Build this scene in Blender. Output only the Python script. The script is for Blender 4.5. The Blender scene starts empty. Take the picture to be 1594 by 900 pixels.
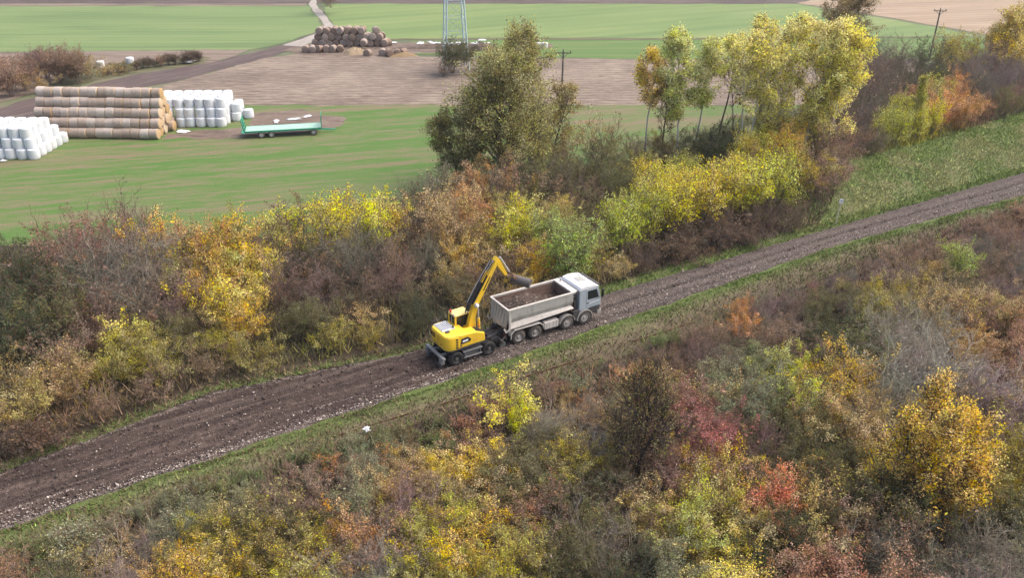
import bpy, math, random
import numpy as np
from math import radians as R, sin, cos, pi
from mathutils import Vector, Matrix

sc = bpy.context.scene
COL = sc.collection
random.seed(5)
RNG = np.random.default_rng(5)

# ------------------------------------------------------------------ camera
CH, CP, CF = 31.0, R(26.4), 1360.0            # height, pitch down, focal length in px of a 1594 px wide frame
cam_d = bpy.data.cameras.new('camera'); cam = bpy.data.objects.new('camera', cam_d); COL.objects.link(cam)
cam.location = (0, 0, CH); cam.rotation_euler = (R(90) - CP, 0, 0)
cam_d.sensor_width = 36; cam_d.lens = 36 * CF / 1594; cam_d.clip_end = 6000; cam_d.clip_start = 0.5
sc.camera = cam
# ------------------------------------------------------------------ sky, sun, exposure
SUN_EL, SUN_AZ = R(56), R(75)                # azimuth from +Y towards +X
w = bpy.data.worlds.new('World'); sc.world = w; w.use_nodes = True
nt = w.node_tree; bg = nt.nodes['Background']
sky = nt.nodes.new('ShaderNodeTexSky'); sky.sky_type = 'NISHITA'; sky.sun_disc = False
sky.sun_elevation = SUN_EL; sky.sun_rotation = SUN_AZ
sky.air_density = 1.0; sky.dust_density = 7.0; sky.ozone_density = 0.4
nt.links.new(sky.outputs[0], bg.inputs[0]); bg.inputs[1].default_value = 0.15
sl = bpy.data.lights.new('sun', 'SUN'); so = bpy.data.objects.new('sun', sl); COL.objects.link(so)
sl.energy = 0.72; sl.angle = R(60); sl.color = (1.0, 0.975, 0.945)
sdir = Vector((sin(SUN_AZ) * cos(SUN_EL), cos(SUN_AZ) * cos(SUN_EL), sin(SUN_EL)))
so.rotation_euler = sdir.to_track_quat('Z', 'Y').to_euler(); so.location = sdir * 200
vs = sc.view_settings
vs.view_transform = 'Standard'; vs.look = 'None'; vs.gamma = 1.0; vs.use_curve_mapping = False
vs.exposure = 1.0
sc.cycles.max_bounces = 5; sc.cycles.diffuse_bounces = 3; sc.cycles.transmission_bounces = 3; sc.cycles.transparent_max_bounces = 4

# ------------------------------------------------------------------ photo pixel -> place on the ground, and back
def G(x, y, z=0.0):
    a = (x - 797) / CF; v = (y - 450) / CF
    dy = cos(CP) - v * sin(CP); dz = -(sin(CP) + v * cos(CP))
    t = (z - CH) / dz
    return (a * t, dy * t)
def P(X, Y, Z=0.0):
    zc = Y * cos(CP) + (CH - Z) * sin(CP); yc = -Y * sin(CP) + (CH - Z) * cos(CP)
    return (797 + CF * X / zc, 450 + CF * yc / zc)
def height_for(x, y, ytop):
    X, Y = G(x, y); lo, hi = 0, 40
    for _ in range(40):
        m = (lo + hi) / 2
        if P(X, Y, m)[1] > ytop: lo = m
        else: hi = m
    return lo
def inside(poly, x, y):
    c = False; n = len(poly); j = n - 1
    for i in range(n):
        xi, yi = poly[i]; xj, yj = poly[j]
        if (yi > y) != (yj > y) and x < (xj - xi) * (y - yi) / (yj - yi) + xi: c = not c
        j = i
    return c
def interp(pts, x):
    return float(np.interp(x, [p[0] for p in pts], [p[1] for p in pts]))

# ------------------------------------------------------------------ materials
def srgb(h):
    h = h.lstrip('#'); v = [int(h[i:i + 2], 16) / 255 for i in (0, 2, 4)]
    return tuple(((c + 0.055) / 1.055) ** 2.4 if c > 0.04045 else c / 12.92 for c in v)
class NT:
    def __init__(s, name):
        s.m = bpy.data.materials.new(name); s.m.use_nodes = True; s.t = s.m.node_tree
        s.b = s.t.nodes['Principled BSDF']; s.out = s.t.nodes['Material Output']
        s.b.inputs['Roughness'].default_value = 0.85; s.b.inputs['Specular IOR Level'].default_value = 0.25
    def n(s, typ, **kw):
        nd = s.t.nodes.new(typ)
        for k, v in kw.items():
            if hasattr(nd, k): setattr(nd, k, v)
        return nd
    def l(s, a, b): s.t.links.new(a, b)
    def pos(s, rot=0.0, scale=(1, 1, 1), obj=False):
        if obj: src = s.n('ShaderNodeTexCoord').outputs['Object']
        else: src = s.n('ShaderNodeNewGeometry').outputs['Position']
        mp = s.n('ShaderNodeMapping'); mp.inputs['Rotation'].default_value = (0, 0, rot); s.l(src, mp.inputs['Vector'])
        m2 = s.n('ShaderNodeMapping'); m2.inputs['Scale'].default_value = scale; s.l(mp.outputs[0], m2.inputs['Vector']); return m2.outputs[0]
    def noise(s, vec, scale, detail=3, rough=0.6, dist=0.0):
        nd = s.n('ShaderNodeTexNoise'); nd.inputs['Scale'].default_value = scale; nd.inputs['Detail'].default_value = detail
        nd.inputs['Roughness'].default_value = rough; nd.inputs['Distortion'].default_value = dist
        s.l(vec, nd.inputs['Vector']); return nd.outputs['Fac']
    def vor(s, vec, scale, feat='F1', out='Color'):
        nd = s.n('ShaderNodeTexVoronoi'); nd.feature = feat; nd.inputs['Scale'].default_value = scale
        s.l(vec, nd.inputs['Vector']); return nd.outputs[out]
    def ramp(s, fac, stops, interp='LINEAR'):
        nd = s.n('ShaderNodeValToRGB'); cr = nd.color_ramp; cr.interpolation = interp
        while len(cr.elements) < len(stops): cr.elements.new(0.5)
        for e, (p, c) in zip(cr.elements, stops):
            e.position = p; e.color = (*c, 1) if len(c) == 3 else c
        s.l(fac, nd.inputs[0]); return nd.outputs[0]
    def mix(s, fac, a, b, blend='MIX'):
        nd = s.n('ShaderNodeMix'); nd.data_type = 'RGBA'; nd.blend_type = blend
        for src, k in ((fac, 0), (a, 6), (b, 7)):
            if hasattr(src, 'is_linked') or hasattr(src, 'links'): s.l(src, nd.inputs[k])
            elif k == 0: nd.inputs[0].default_value = src
            else: nd.inputs[k].default_value = (*src, 1)
        return nd.outputs[2]
    def math(s, op, a, b=0.0, c=None, clamp=False):
        nd = s.n('ShaderNodeMath'); nd.operation = op; nd.use_clamp = clamp
        for i, src in enumerate((a, b) if c is None else (a, b, c)):
            if hasattr(src, 'links'): s.l(src, nd.inputs[i])
            else: nd.inputs[i].default_value = src
        return nd.outputs[0]
    def sep(s, vec):
        nd = s.n('ShaderNodeSeparateXYZ'); s.l(vec, nd.inputs[0]); return nd.outputs
    gain = 1.0
    def base(s, c):
        if NT.gain != 1.0: c = s.mix(1.0, c, (NT.gain,) * 3, 'MULTIPLY')
        if hasattr(c, 'links'): s.l(c, s.b.inputs['Base Color'])
        else: s.b.inputs['Base Color'].default_value = (*c, 1)
    def bump(s, h, strength=0.5, dist=0.05):
        nd = s.n('ShaderNodeBump'); nd.inputs['Strength'].default_value = strength; nd.inputs['Distance'].default_value = dist
        s.l(h, nd.inputs['Height']); s.l(nd.outputs[0], s.b.inputs['Normal'])

def step(nt_, v, a, b):
    nd = nt_.n('ShaderNodeMapRange'); nd.inputs[1].default_value = a; nd.inputs[2].default_value = b
    nd.interpolation_type = 'SMOOTHSTEP'; nt_.l(v, nd.inputs[0]); return nd.outputs[0]

def leaf_mat(name, trans=0.3, dead=(0.13, 0.075, 0.04), dead_amt=0.22):
    t = NT(name); oi = t.n('ShaderNodeObjectInfo'); at = t.n('ShaderNodeAttribute'); at.attribute_name = 'tint'
    hs = t.n('ShaderNodeHueSaturation')
    t.l(oi.outputs['Color'], hs.inputs['Color'])
    wn = t.n('ShaderNodeTexWhiteNoise'); wn.noise_dimensions = '1D'
    t.l(t.math('MULTIPLY', at.outputs['Fac'], 517.3), wn.inputs['W'])
    ca = t.n('ShaderNodeAttribute'); ca.attribute_name = 'clump'; oo = t.math('FRACT', t.math('ADD', ca.outputs['Fac'], oi.outputs['Random']))
    t.l(t.math('ADD', t.math('MULTIPLY_ADD', wn.outputs['Value'], 0.06, 0.47), t.math('MULTIPLY_ADD', oo, 0.028, -0.012)), hs.inputs['Hue'])
    t.l(t.math('MULTIPLY_ADD', t.math('FRACT', t.math('MULTIPLY', oo, 7.3)), 0.45, 0.68), hs.inputs['Saturation'])
    t.l(t.math('MULTIPLY_ADD', at.outputs['Fac'], 1.25, 0.38), hs.inputs['Value'])
    wn2 = t.n('ShaderNodeTexWhiteNoise'); wn2.noise_dimensions = '1D'
    t.l(t.math('MULTIPLY', at.outputs['Fac'], 911.7), wn2.inputs['W'])
    isdead = t.math('LESS_THAN', wn2.outputs['Value'], dead_amt)
    c = t.mix(isdead, hs.outputs[0], dead)
    d = t.n('ShaderNodeBsdfDiffuse'); tr = t.n('ShaderNodeBsdfTranslucent'); ms = t.n('ShaderNodeMixShader'); ms.inputs[0].default_value = trans
    t.l(c, d.inputs[0]); t.l(c, tr.inputs[0]); t.l(d.outputs[0], ms.inputs[1]); t.l(tr.outputs[0], ms.inputs[2])
    t.l(ms.outputs[0], t.out.inputs[0]); t.t.nodes.remove(t.b)
    return t.m
def wood_mat(name):
    t = NT(name); oi = t.n('ShaderNodeObjectInfo'); p = t.pos(obj=True, scale=(1, 1, 0.4))
    n = t.noise(p, 9, 2); c = t.mix(n, (0.55, 0.55, 0.55), (1.35, 1.35, 1.35))
    t.base(t.mix(1.0, oi.outputs['Color'], c, 'MULTIPLY')); t.b.inputs['Roughness'].default_value = 0.9
    return t.m
M_LEAF = leaf_mat('autumn_leaf', 0.46, (0.19, 0.12, 0.07), 0.18); M_WOOD = wood_mat('bark')

def paint(name, c, rough=0.4, dirt=0.35, dirtc=(0.16, 0.12, 0.09), metal=0.0, sc_=2.5, spec=0.5, streak=True):
    t = NT(name); p = t.pos(obj=True, scale=(1, 1, 0.5 if streak else 1))
    n = t.noise(p, sc_, 5, 0.7); n2 = t.noise(p, sc_ * 9, 3)
    f = t.math('MULTIPLY', step(t, t.math('ADD', t.math('MULTIPLY', n, 0.7), t.math('MULTIPLY', n2, 0.3)), 0.46, 0.68), dirt)
    t.base(t.mix(f, c, dirtc)); t.b.inputs['Metallic'].default_value = metal; t.b.inputs['Specular IOR Level'].default_value = spec
    t.l(t.math('MULTIPLY_ADD', f, 0.5, rough, True), t.b.inputs['Roughness'])
    return t.m
YEL = paint('yellow_paint', (0.82, 0.53, 0.035), 0.35, 0.30, (0.42, 0.25, 0.07))
YEL2 = paint('pale_yellow_paint', (0.82, 0.66, 0.24), 0.4, 0.2)
DARK = paint('dark_grey_steel', (0.045, 0.045, 0.05), 0.5, 0.55, (0.13, 0.105, 0.085))
BLACK = paint('black_rubber', (0.018, 0.018, 0.02), 0.7, 0.35, (0.08, 0.068, 0.058), spec=0.3)
TYRE = paint('dusty_tyre', (0.075, 0.068, 0.062), 0.85, 0.8, (0.18, 0.155, 0.135), spec=0.2)
RIM = paint('dusty_rim', (0.36, 0.34, 0.32), 0.5, 0.6, (0.20, 0.17, 0.145))
RIMD = paint('dark_rim', (0.07, 0.07, 0.07), 0.5, 0.6, (0.14, 0.115, 0.09))
BODY = paint('pale_grey_dump_steel', (0.46, 0.45, 0.42), 0.45, 0.75, (0.25, 0.215, 0.18), sc_=1.6)
SKIRT = paint('lit_dusty_skirt', (0.54, 0.51, 0.47), 0.6, 0.6, (0.30, 0.26, 0.22))  # paler than the body: light on the up-facing skirt put into its colour, plus dirt
RUST = paint('rusty_inside', (0.14, 0.085, 0.065), 0.8, 0.6, (0.21, 0.16, 0.125))
CABB = paint('silver_blue_cab', (0.37, 0.425, 0.475), 0.3, 0.30, (0.26, 0.25, 0.24))
ROOFW = paint('white_roof', (0.78, 0.80, 0.82), 0.35, 0.15, (0.5, 0.5, 0.48))
GREYP = paint('grey_hood', (0.55, 0.58, 0.61), 0.4, 0.45, (0.09, 0.09, 0.095))
STEEL = paint('light_steel', (0.45, 0.46, 0.48), 0.35, 0.4, (0.2, 0.18, 0.16), metal=0.3)
GREENP = paint('green_trailer_paint', (0.03, 0.30, 0.185), 0.4, 0.3, (0.3, 0.4, 0.34))
DECK = paint('worn_pale_deck', (0.27, 0.47, 0.38), 0.7, 0.6, (0.56, 0.58, 0.54))
GALV = paint('galvanised_steel', (0.40, 0.52, 0.57), 0.5, 0.4, (0.28, 0.37, 0.42))
POLEM = paint('weathered_pole_wood', (0.13, 0.115, 0.10), 0.9, 0.4, (0.08, 0.07, 0.06))
POSTM = paint('pale_post', (0.50, 0.48, 0.40), 0.8, 0.4, (0.32, 0.3, 0.24))
SIGNW = paint('white_sign', (0.8, 0.81, 0.82), 0.4, 0.1)
RAILM = paint('rusty_rail', (0.10, 0.055, 0.03), 0.85, 0.5, (0.17, 0.10, 0.05))
ORANGE = paint('orange_lamp', (0.85, 0.30, 0.04), 0.3, 0.1); REDP = paint('red_lamp', (0.6, 0.04, 0.03), 0.3, 0.1)
GLASS = NT('dark_glass'); GLASS.base((0.018, 0.022, 0.025)); GLASS.b.inputs['Roughness'].default_value = 0.06; GLASS.b.inputs['Specular IOR Level'].default_value = 0.6; GLASS = GLASS.m

def straw_mat(name, c1, c2, end=False):
    t = NT(name); oi = t.n('ShaderNodeObjectInfo'); p = t.pos(obj=True, scale=(1, 1, 1))
    s_ = t.sep(p)
    if end:
        r = t.math('SQRT', t.math('ADD', t.math('POWER', s_[1], 2), t.math('POWER', s_[2], 2)))
        wv = t.math('SINE', t.math('ADD', t.math('MULTIPLY', r, 55), t.math('MULTIPLY', t.noise(p, 5), 6)))
    else:
        wv = t.math('SINE', t.math('ADD', t.math('MULTIPLY', s_[0], 42), t.math('MULTIPLY', t.noise(p, 3), 4)))
    n = t.noise(p, 22, 4, 0.75)
    f = t.math('ADD', t.math('MULTIPLY', wv, 0.16), n, clamp=True)
    c = t.ramp(f, [(0.25, c1), (0.72, c2)])
    rv = t.math('MULTIPLY_ADD', oi.outputs['Random'], 0.35, 0.80)
    nd = t.n('ShaderNodeHueSaturation'); t.l(c, nd.inputs['Color']); t.l(rv, nd.inputs['Value'])
    t.l(t.math('MULTIPLY_ADD', oi.outputs['Random'], -0.5, 1.15), nd.inputs['Saturation'])
    t.base(nd.outputs[0]); t.bump(f, 0.8, 0.05); t.b.inputs['Roughness'].default_value = 0.95
    return t.m
STRAW = straw_mat('straw_side', (0.26, 0.20, 0.165), (0.56, 0.46, 0.385))
STRAWE = straw_mat('straw_end', (0.30, 0.20, 0.11), (0.70, 0.50, 0.28), True)
OLDST = straw_mat('old_straw_side', (0.17, 0.128, 0.105), (0.40, 0.31, 0.25)); OLDSTE = straw_mat('old_straw_end', (0.15, 0.112, 0.09), (0.36, 0.275, 0.22), True)
def wrap_mat():
    t = NT('white_film'); p = t.pos(obj=True, scale=(1, 1, 6)); n = t.noise(p, 3, 3)
    oi = t.n('ShaderNodeObjectInfo')
    c = t.mix(n, (0.58, 0.60, 0.64), (0.72, 0.73, 0.74)); c = t.mix(t.math('MULTIPLY', oi.outputs['Random'], 0.5), c, (0.56, 0.63, 0.68))
    t.base(c); t.bump(n, 0.35, 0.04); t.b.inputs['Roughness'].default_value = 0.4; t.b.inputs['Specular IOR Level'].default_value = 0.4
    return t.m
WRAP = wrap_mat()

# ------------------------------------------------------------------ object helpers
def link(o, parent=None):
    COL.objects.link(o)
    if parent is not None: o.parent = parent
    return o
def tag(o, label=None, cat=None, group=None, kind=None):
    if label: o['label'] = label
    if cat: o['category'] = cat
    if group: o['group'] = group
    if kind: o['kind'] = kind
    return o
def thing(name, label, cat, loc=(0, 0, 0), rz=0.0, group=None):
    o = bpy.data.objects.new(name, None); o.empty_display_size = 0.2
    link(o); o.location = loc; o.rotation_euler = (0, 0, rz)
    return tag(o, label, cat, group)
def np_mesh(name, V, F, mat=None, tint=None, smooth=False, col=None, clump=None):
    V = np.asarray(V, dtype=np.float32).reshape(-1, 3); F = np.asarray(F, dtype=np.int32); k = F.shape[1]
    m = bpy.data.meshes.new(name); m.vertices.add(len(V)); m.vertices.foreach_set('co', V.ravel())
    m.loops.add(F.size); m.loops.foreach_set('vertex_index', F.ravel())
    m.polygons.add(len(F)); m.polygons.foreach_set('loop_start', np.arange(0, F.size, k, dtype=np.int32))
    m.update(calc_edges=True)
    if tint is not None:
        a = m.attributes.new('tint', 'FLOAT', 'FACE'); a.data.foreach_set('value', np.asarray(tint, dtype=np.float32))
    if clump is not None:
        a = m.attributes.new('clump', 'FLOAT', 'FACE'); a.data.foreach_set('value', np.asarray(clump, dtype=np.float32))
    if col is not None:
        a = m.attributes.new('hue', 'FLOAT_COLOR', 'FACE'); c4 = np.ones((len(F), 4), dtype=np.float32); c4[:, :3] = col
        a.data.foreach_set('color', c4.ravel())
    if smooth: m.polygons.foreach_set('use_smooth', np.ones(len(F), dtype=bool))
    if mat: m.materials.append(mat)
    return m
class MB:
    """collects shapes of ONE part"""
    def __init__(s): s.v = []; s.f = []; s.mi = []; s.M = Matrix(); s.cur = 0
    def add(s, vs, fs):
        b = len(s.v); s.v += [tuple(s.M @ Vector(v)) for v in vs]; s.f += [tuple(b + i for i in f) for f in fs]; s.mi += [s.cur] * len(fs); return s
    def box(s, c, d, rot=None):
        x, y, z = (d[0] / 2, d[1] / 2, d[2] / 2); m = rot or Matrix.Identity(3)
        vs = [Vector(c) + m @ Vector((sx * x, sy * y, sz * z)) for sx in (-1, 1) for sy in (-1, 1) for sz in (-1, 1)]
        return s.add(vs, [(0, 1, 3, 2), (4, 6, 7, 5), (0, 4, 5, 1), (2, 3, 7, 6), (0, 2, 6, 4), (1, 5, 7, 3)])
    def bar(s, p0, p1, wd, h):
        p0, p1 = Vector(p0), Vector(p1); d = p1 - p0; q = d.to_track_quat('X', 'Z').to_matrix()
        return s.box((p0 + p1) / 2, (d.length, wd, h), q)
    def cyl(s, p0, p1, r0, r1=None, n=16, cap=True):
        r1 = r0 if r1 is None else r1; p0, p1 = Vector(p0), Vector(p1); q = (p1 - p0).to_track_quat('Z', 'Y').to_matrix()
        vs = []
        for p, r in ((p0, r0), (p1, r1)):
            for i in range(n): a = 2 * pi * i / n; vs.append(p + q @ Vector((cos(a) * r, sin(a) * r, 0)))
        fs = [(i, (i + 1) % n, n + (i + 1) % n, n + i) for i in range(n)]
        if cap: fs += [tuple(range(n - 1, -1, -1)), tuple(range(n, 2 * n))]
        return s.add(vs, fs)
    def lathe(s, prof, axis='y', n=28, c=(0, 0, 0)):
        """prof: (radius, offset along axis), closed at both ends when radius 0"""
        vs = []; c = Vector(c)
        for r, o in prof:
            for i in range(n):
                a = 2 * pi * i / n; u, v = r * cos(a), r * sin(a)
                vs.append(c + Vector((u, o, v) if axis == 'y' else (u, v, o) if axis == 'z' else (o, u, v)))
        fs = []
        for k in range(len(prof) - 1):
            for i in range(n): j = (i + 1) % n; fs.append((k * n + i, k * n + j, (k + 1) * n + j, (k + 1) * n + i))
        return s.add(vs, fs)
    def prism(s, prof, y0, y1, plane='xz'):
        n = len(prof); mk = (lambda a, b, t: (a, t, b)) if plane == 'xz' else (lambda a, b, t: (t, a, b)) if plane == 'yz' else (lambda a, b, t: (a, b, t))
        vs = [mk(a, b, y0) for a, b in prof] + [mk(a, b, y1) for a, b in prof]
        fs = [tuple(range(n)), tuple(range(2 * n - 1, n - 1, -1))] + [(i, n + i, n + (i + 1) % n, (i + 1) % n) for i in range(n)]
        return s.add(vs, fs)
    def tube(s, pts, r, n=8):
        for a, b in zip(pts[:-1], pts[1:]): s.cyl(a, b, r, r, n)
        return s
    def build(s, name, mats, parent=None, smooth=False, bevel=0.0):
        m = bpy.data.meshes.new(name); m.from_pydata(s.v, [], s.f)
        mats = mats if isinstance(mats, (list, tuple)) else [mats]
        for x in mats: m.materials.append(x)
        if any(s.mi): m.polygons.foreach_set('material_index', s.mi)
        import bmesh
        bm = bmesh.new(); bm.from_mesh(m); bmesh.ops.recalc_face_normals(bm, faces=bm.faces); bm.to_mesh(m); bm.free()
        o = link(bpy.data.objects.new(name, m), parent)
        if smooth:
            m.polygons.foreach_set('use_smooth', [True] * len(m.polygons))
            m.set_sharp_from_angle(angle=R(38))
        if bevel:
            bv = o.modifiers.new('bevel', 'BEVEL'); bv.width = bevel; bv.segments = 2; bv.limit_method = 'ANGLE'; bv.angle_limit = R(40); bv.harden_normals = False
        return o
def copy_tree(o, parent=None):
    c = o.copy(); link(c, parent)
    for ch in o.children: copy_tree(ch, c)
    return c

# ------------------------------------------------------------------ the road's frame
RO = Vector((-3.2, 52.2, 0)); RA = R(31.6)
RU = Vector((cos(RA), sin(RA), 0)); RV = Vector((-sin(RA), cos(RA), 0))
def road_uv(x, y):
    d = Vector((x, y, 0)) - RO; return d.dot(RU), d.dot(RV)
UP_PX = [(-60, 762), (0, 738), (330, 612), (660, 545), (960, 455), (1300, 355), (1594, 270), (1700, 240)]
LO_PX = [(-60, 850), (0, 825), (400, 690), (700, 590), (960, 500), (1300, 382), (1594, 303), (1700, 274)]
up_uv = sorted(road_uv(*G(*p)) for p in UP_PX); lo_uv = sorted(road_uv(*G(*p)) for p in LO_PX)
def road_hi(u): return interp(up_uv, u)
def road_lo(u): return interp(lo_uv, u)
def uvw(u, v, z=0.0):
    p = RO + RU * u + RV * v; return (p.x, p.y, z)
def fbm(x, y, seed=0):
    return (sin(x * 0.73 + seed) * cos(y * 0.91 - seed * 1.7) + 0.5 * sin(x * 1.9 - y * 1.3 + seed * 2.1) + 0.25 * sin(x * 4.3 + y * 3.7 + seed)) / 1.75

# ------------------------------------------------------------------ ground and fields
def sheet(name, pxs, z, mat, jit=0.35, seg=2.0, ground=False):
    pts = [Vector(G(*p)) for p in pxs] if not ground else [Vector(p) for p in pxs]
    out = []; rs = random.Random(len(name) * 7 + len(pts))
    for a, b in zip(pts, pts[1:] + pts[:1]):
        n = max(1, int((b - a).length / seg)); nrm = Vector((-(b - a).y, (b - a).x)).normalized()
        for i in range(n):
            p = a + (b - a) * (i / n)
            if i: p = p + nrm * rs.gauss(0, jit)
            out.append((p.x, p.y, z))
    m = bpy.data.meshes.new(name); m.from_pydata(out, [], [tuple(range(len(out)))]); m.materials.append(mat)
    if m.polygons[0].normal.z < 0: m.flip_normals()
    return tag(link(bpy.data.objects.new(name, m)), kind='structure')

def ground_mats():
    g = {}
    # floor of the thickets: leaf litter and damp earth
    t = NT('leaf_litter'); p = t.pos(); n = t.noise(p, 0.5, 5, 0.7); n2 = t.noise(p, 9, 4, 0.8); v = t.vor(p, 11)
    c = t.ramp(n, [(0.3, (0.050, 0.036, 0.026)), (0.5, (0.085, 0.062, 0.042)), (0.7, (0.075, 0.078, 0.036))])
    c = t.mix(step(t, n2, 0.5, 0.72), c, (0.19, 0.135, 0.08)); t.base(c); t.bump(n2, 0.8, 0.1); g['litter'] = t.m
    # meadow: green and worn brown stripes
    a = math.atan2(G(600, 238)[1] - G(0, 285)[1], G(600, 238)[0] - G(0, 285)[0])
    t = NT('meadow_grass'); p = t.pos(-a); q = t.pos(-a, (0.07, 1, 1)); n = t.noise(q, 0.42, 5, 0.65, 0.8); n2 = t.noise(t.pos(-a, (0.16, 1, 1)), 1.5, 5, 0.75, 0.5); n3 = t.noise(p, 6, 3, 0.8)
    f = t.math('ADD', t.math('MULTIPLY', n, 0.5), t.math('MULTIPLY', n2, 0.5))
    f = t.math('MULTIPLY_ADD', t.math('SUBTRACT', f, 0.5), 1.7, 0.5, True); c = t.ramp(f, [(0.31, (0.29, 0.215, 0.145)), (0.41, (0.235, 0.222, 0.115)), (0.50, (0.175, 0.235, 0.08)), (0.60, (0.11, 0.23, 0.046))])
    c = t.mix(0.55, c, t.ramp(n3, [(0.25, (0.35, 0.35, 0.35)), (0.75, (0.72, 0.72, 0.72))]), 'OVERLAY'); t.base(c); t.bump(n3, 0.5, 0.08); g['meadow'] = t.m
    # maize stubble in rows
    a2 = math.atan2(G(980, 130)[1] - G(400, 132)[1], G(980, 130)[0] - G(400, 132)[0])
    t = NT('stubble'); p = t.pos(-a2); q = t.pos(-a2, (0.10, 1, 1)); s_ = t.sep(p)
    wv = t.math('SINE', t.math('ADD', t.math('MULTIPLY', s_[1], 2 * pi / 1.5), t.math('MULTIPLY', t.noise(q, 0.4), 4)))
    n = t.noise(t.pos(-a2, (0.22, 1, 1)), 1.6, 5, 0.8); n2 = t.noise(p, 0.06, 3)
    f = t.math('ADD', t.math('MULTIPLY', wv, 0.028), t.math('ADD', t.math('MULTIPLY', n, 0.8), t.math('MULTIPLY', n2, 0.3)))
    c = t.ramp(f, [(0.40, (0.15, 0.112, 0.09)), (0.53, (0.28, 0.22, 0.178)), (0.66, (0.47, 0.385, 0.30))]); t.base(c); t.bump(f, 0.5, 0.12); g['stubble'] = t.m
    # far winter crops
    def crop(nm, c1, c2, c3, sc_, rows, rot):
        t = NT(nm); p = t.pos(rot); q = t.pos(rot, (0.15, 1, 1)); n = t.noise(q, sc_, 4, 0.6, 1.2); n2 = t.noise(p, 2.0, 3, 0.7); s_ = t.sep(p)
        wv = t.math('SINE', t.math('MULTIPLY', s_[1], 2 * pi / rows))
        f = t.math('ADD', t.math('ADD', t.math('MULTIPLY', n, 0.75), t.math('MULTIPLY', n2, 0.25)), t.math('MULTIPLY', wv, 0.045))
        t.base(t.ramp(f, [(0.36, c1), (0.5, c2), (0.66, c3)])); return t.m
    g['crop_left'] = crop('green_crop', (0.175, 0.265, 0.105), (0.22, 0.325, 0.125), (0.28, 0.365, 0.15), 0.12, 3.0, 0.0)
    g['crop_far'] = crop('pale_green_crop', (0.19, 0.295, 0.105), (0.24, 0.345, 0.125), (0.33, 0.395, 0.15), 0.10, 5.0, R(-24))
    g['crop_strip'] = crop('young_green_crop', (0.115, 0.22, 0.058), (0.15, 0.26, 0.075), (0.215, 0.285, 0.10), 0.15, 3.0, 0.0)
    g['tan'] = crop('dry_maize', (0.36, 0.27, 0.19), (0.46, 0.35, 0.25), (0.55, 0.43, 0.31), 0.2, 2.5, R(-12))
    g['fallow'] = crop('bare_fallow', (0.20, 0.15, 0.125), (0.30, 0.235, 0.19), (0.38, 0.31, 0.24), 0.25, 3.0, 0.0)
    g['plough'] = crop('brown_plough', (0.10, 0.075, 0.075), (0.15, 0.115, 0.11), (0.21, 0.165, 0.15), 0.3, 3.0, 0.0)
    g['weeds'] = crop('weedy_margin', (0.12, 0.13, 0.065), (0.18, 0.18, 0.09), (0.27, 0.235, 0.15), 0.6, 3.0, 0.0)
    g['rest'] = crop('distant_land', (0.13, 0.16, 0.09), (0.19, 0.22, 0.12), (0.24, 0.22, 0.15), 0.02, 9.0, 0.3)
    def soil(nm, c1, c2, c3, ang):
        t = NT(nm); p = t.pos(-ang); q = t.pos(-ang, (0.18, 1, 1)); n = t.noise(q, 0.9, 5, 0.7, 0.4); n2 = t.noise(p, 7, 3, 0.7)
        f = t.math('ADD', t.math('MULTIPLY', n, 0.7), t.math('MULTIPLY', n2, 0.3)); t.base(t.ramp(f, [(0.36, c1), (0.5, c2), (0.66, c3)])); t.bump(f, 0.5, 0.1); return t.m
    ta = math.atan2(G(470, 65)[1] - G(0, 170)[1], G(470, 65)[0] - G(0, 170)[0])
    g['track'] = soil('dark_track', (0.11, 0.08, 0.078), (0.155, 0.115, 0.11), (0.235, 0.185, 0.16), ta)
    g['lane'] = soil('pale_lane', (0.40, 0.36, 0.33), (0.50, 0.46, 0.42), (0.60, 0.56, 0.51), R(80))
    t = NT('trampled_mud'); p = t.pos(0, (0.35, 1, 1)); n = t.noise(p, 0.55, 5, 0.75, 0.5); n2 = t.noise(p, 2.0, 4, 0.7)
    c = t.ramp(n, [(0.34, (0.15, 0.11, 0.09)), (0.5, (0.25, 0.185, 0.15)), (0.66, (0.30, 0.25, 0.19))])
    c = t.mix(step(t, n2, 0.60, 0.70), c, (0.52, 0.48, 0.45)); t.base(c); t.bump(n2, 0.4, 0.1); g['mud'] = t.m
    # verge of the road: green close to the road, then dry
    t = NT('verge_grass'); p = t.pos(-RA); s_ = t.sep(p); q = t.pos(-RA, (0.35, 1, 1))
    v0 = RO.dot(RV)
    at = t.n('ShaderNodeAttribute'); at.attribute_name = 'across'
    d = t.math('ADD', at.outputs['Fac'], t.math('MULTIPLY', t.math('SUBTRACT', t.noise(q, 0.6, 4, 0.7), 0.5), 2.2))
    c = t.ramp(t.math('MULTIPLY', d, 0.2), [(0.0, (0.11, 0.115, 0.045)), (0.08, (0.14, 0.19, 0.055)), (0.26, (0.17, 0.19, 0.075)), (0.40, (0.21, 0.175, 0.11)), (0.62, (0.155, 0.12, 0.075)), (0.85, (0.12, 0.105, 0.055))])
    n3 = t.noise(p, 5, 4, 0.8)
    c = t.mix(0.75, c, t.ramp(n3, [(0.25, (0.25, 0.25, 0.25)), (0.75, (0.78, 0.78, 0.78))]), 'OVERLAY'); t.base(c); t.bump(n3, 0.6, 0.1); g['verge'] = t.m
    t = NT('bank_grass'); p = t.pos(-RA, (0.8, 1, 1)); n = t.noise(p, 0.7, 5, 0.75, 0.4); n3 = t.noise(p, 7, 4, 0.8)
    c = t.ramp(n, [(0.34, (0.11, 0.15, 0.05)), (0.5, (0.18, 0.215, 0.08)), (0.62, (0.25, 0.235, 0.115)), (0.72, (0.29, 0.24, 0.15))])
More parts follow.
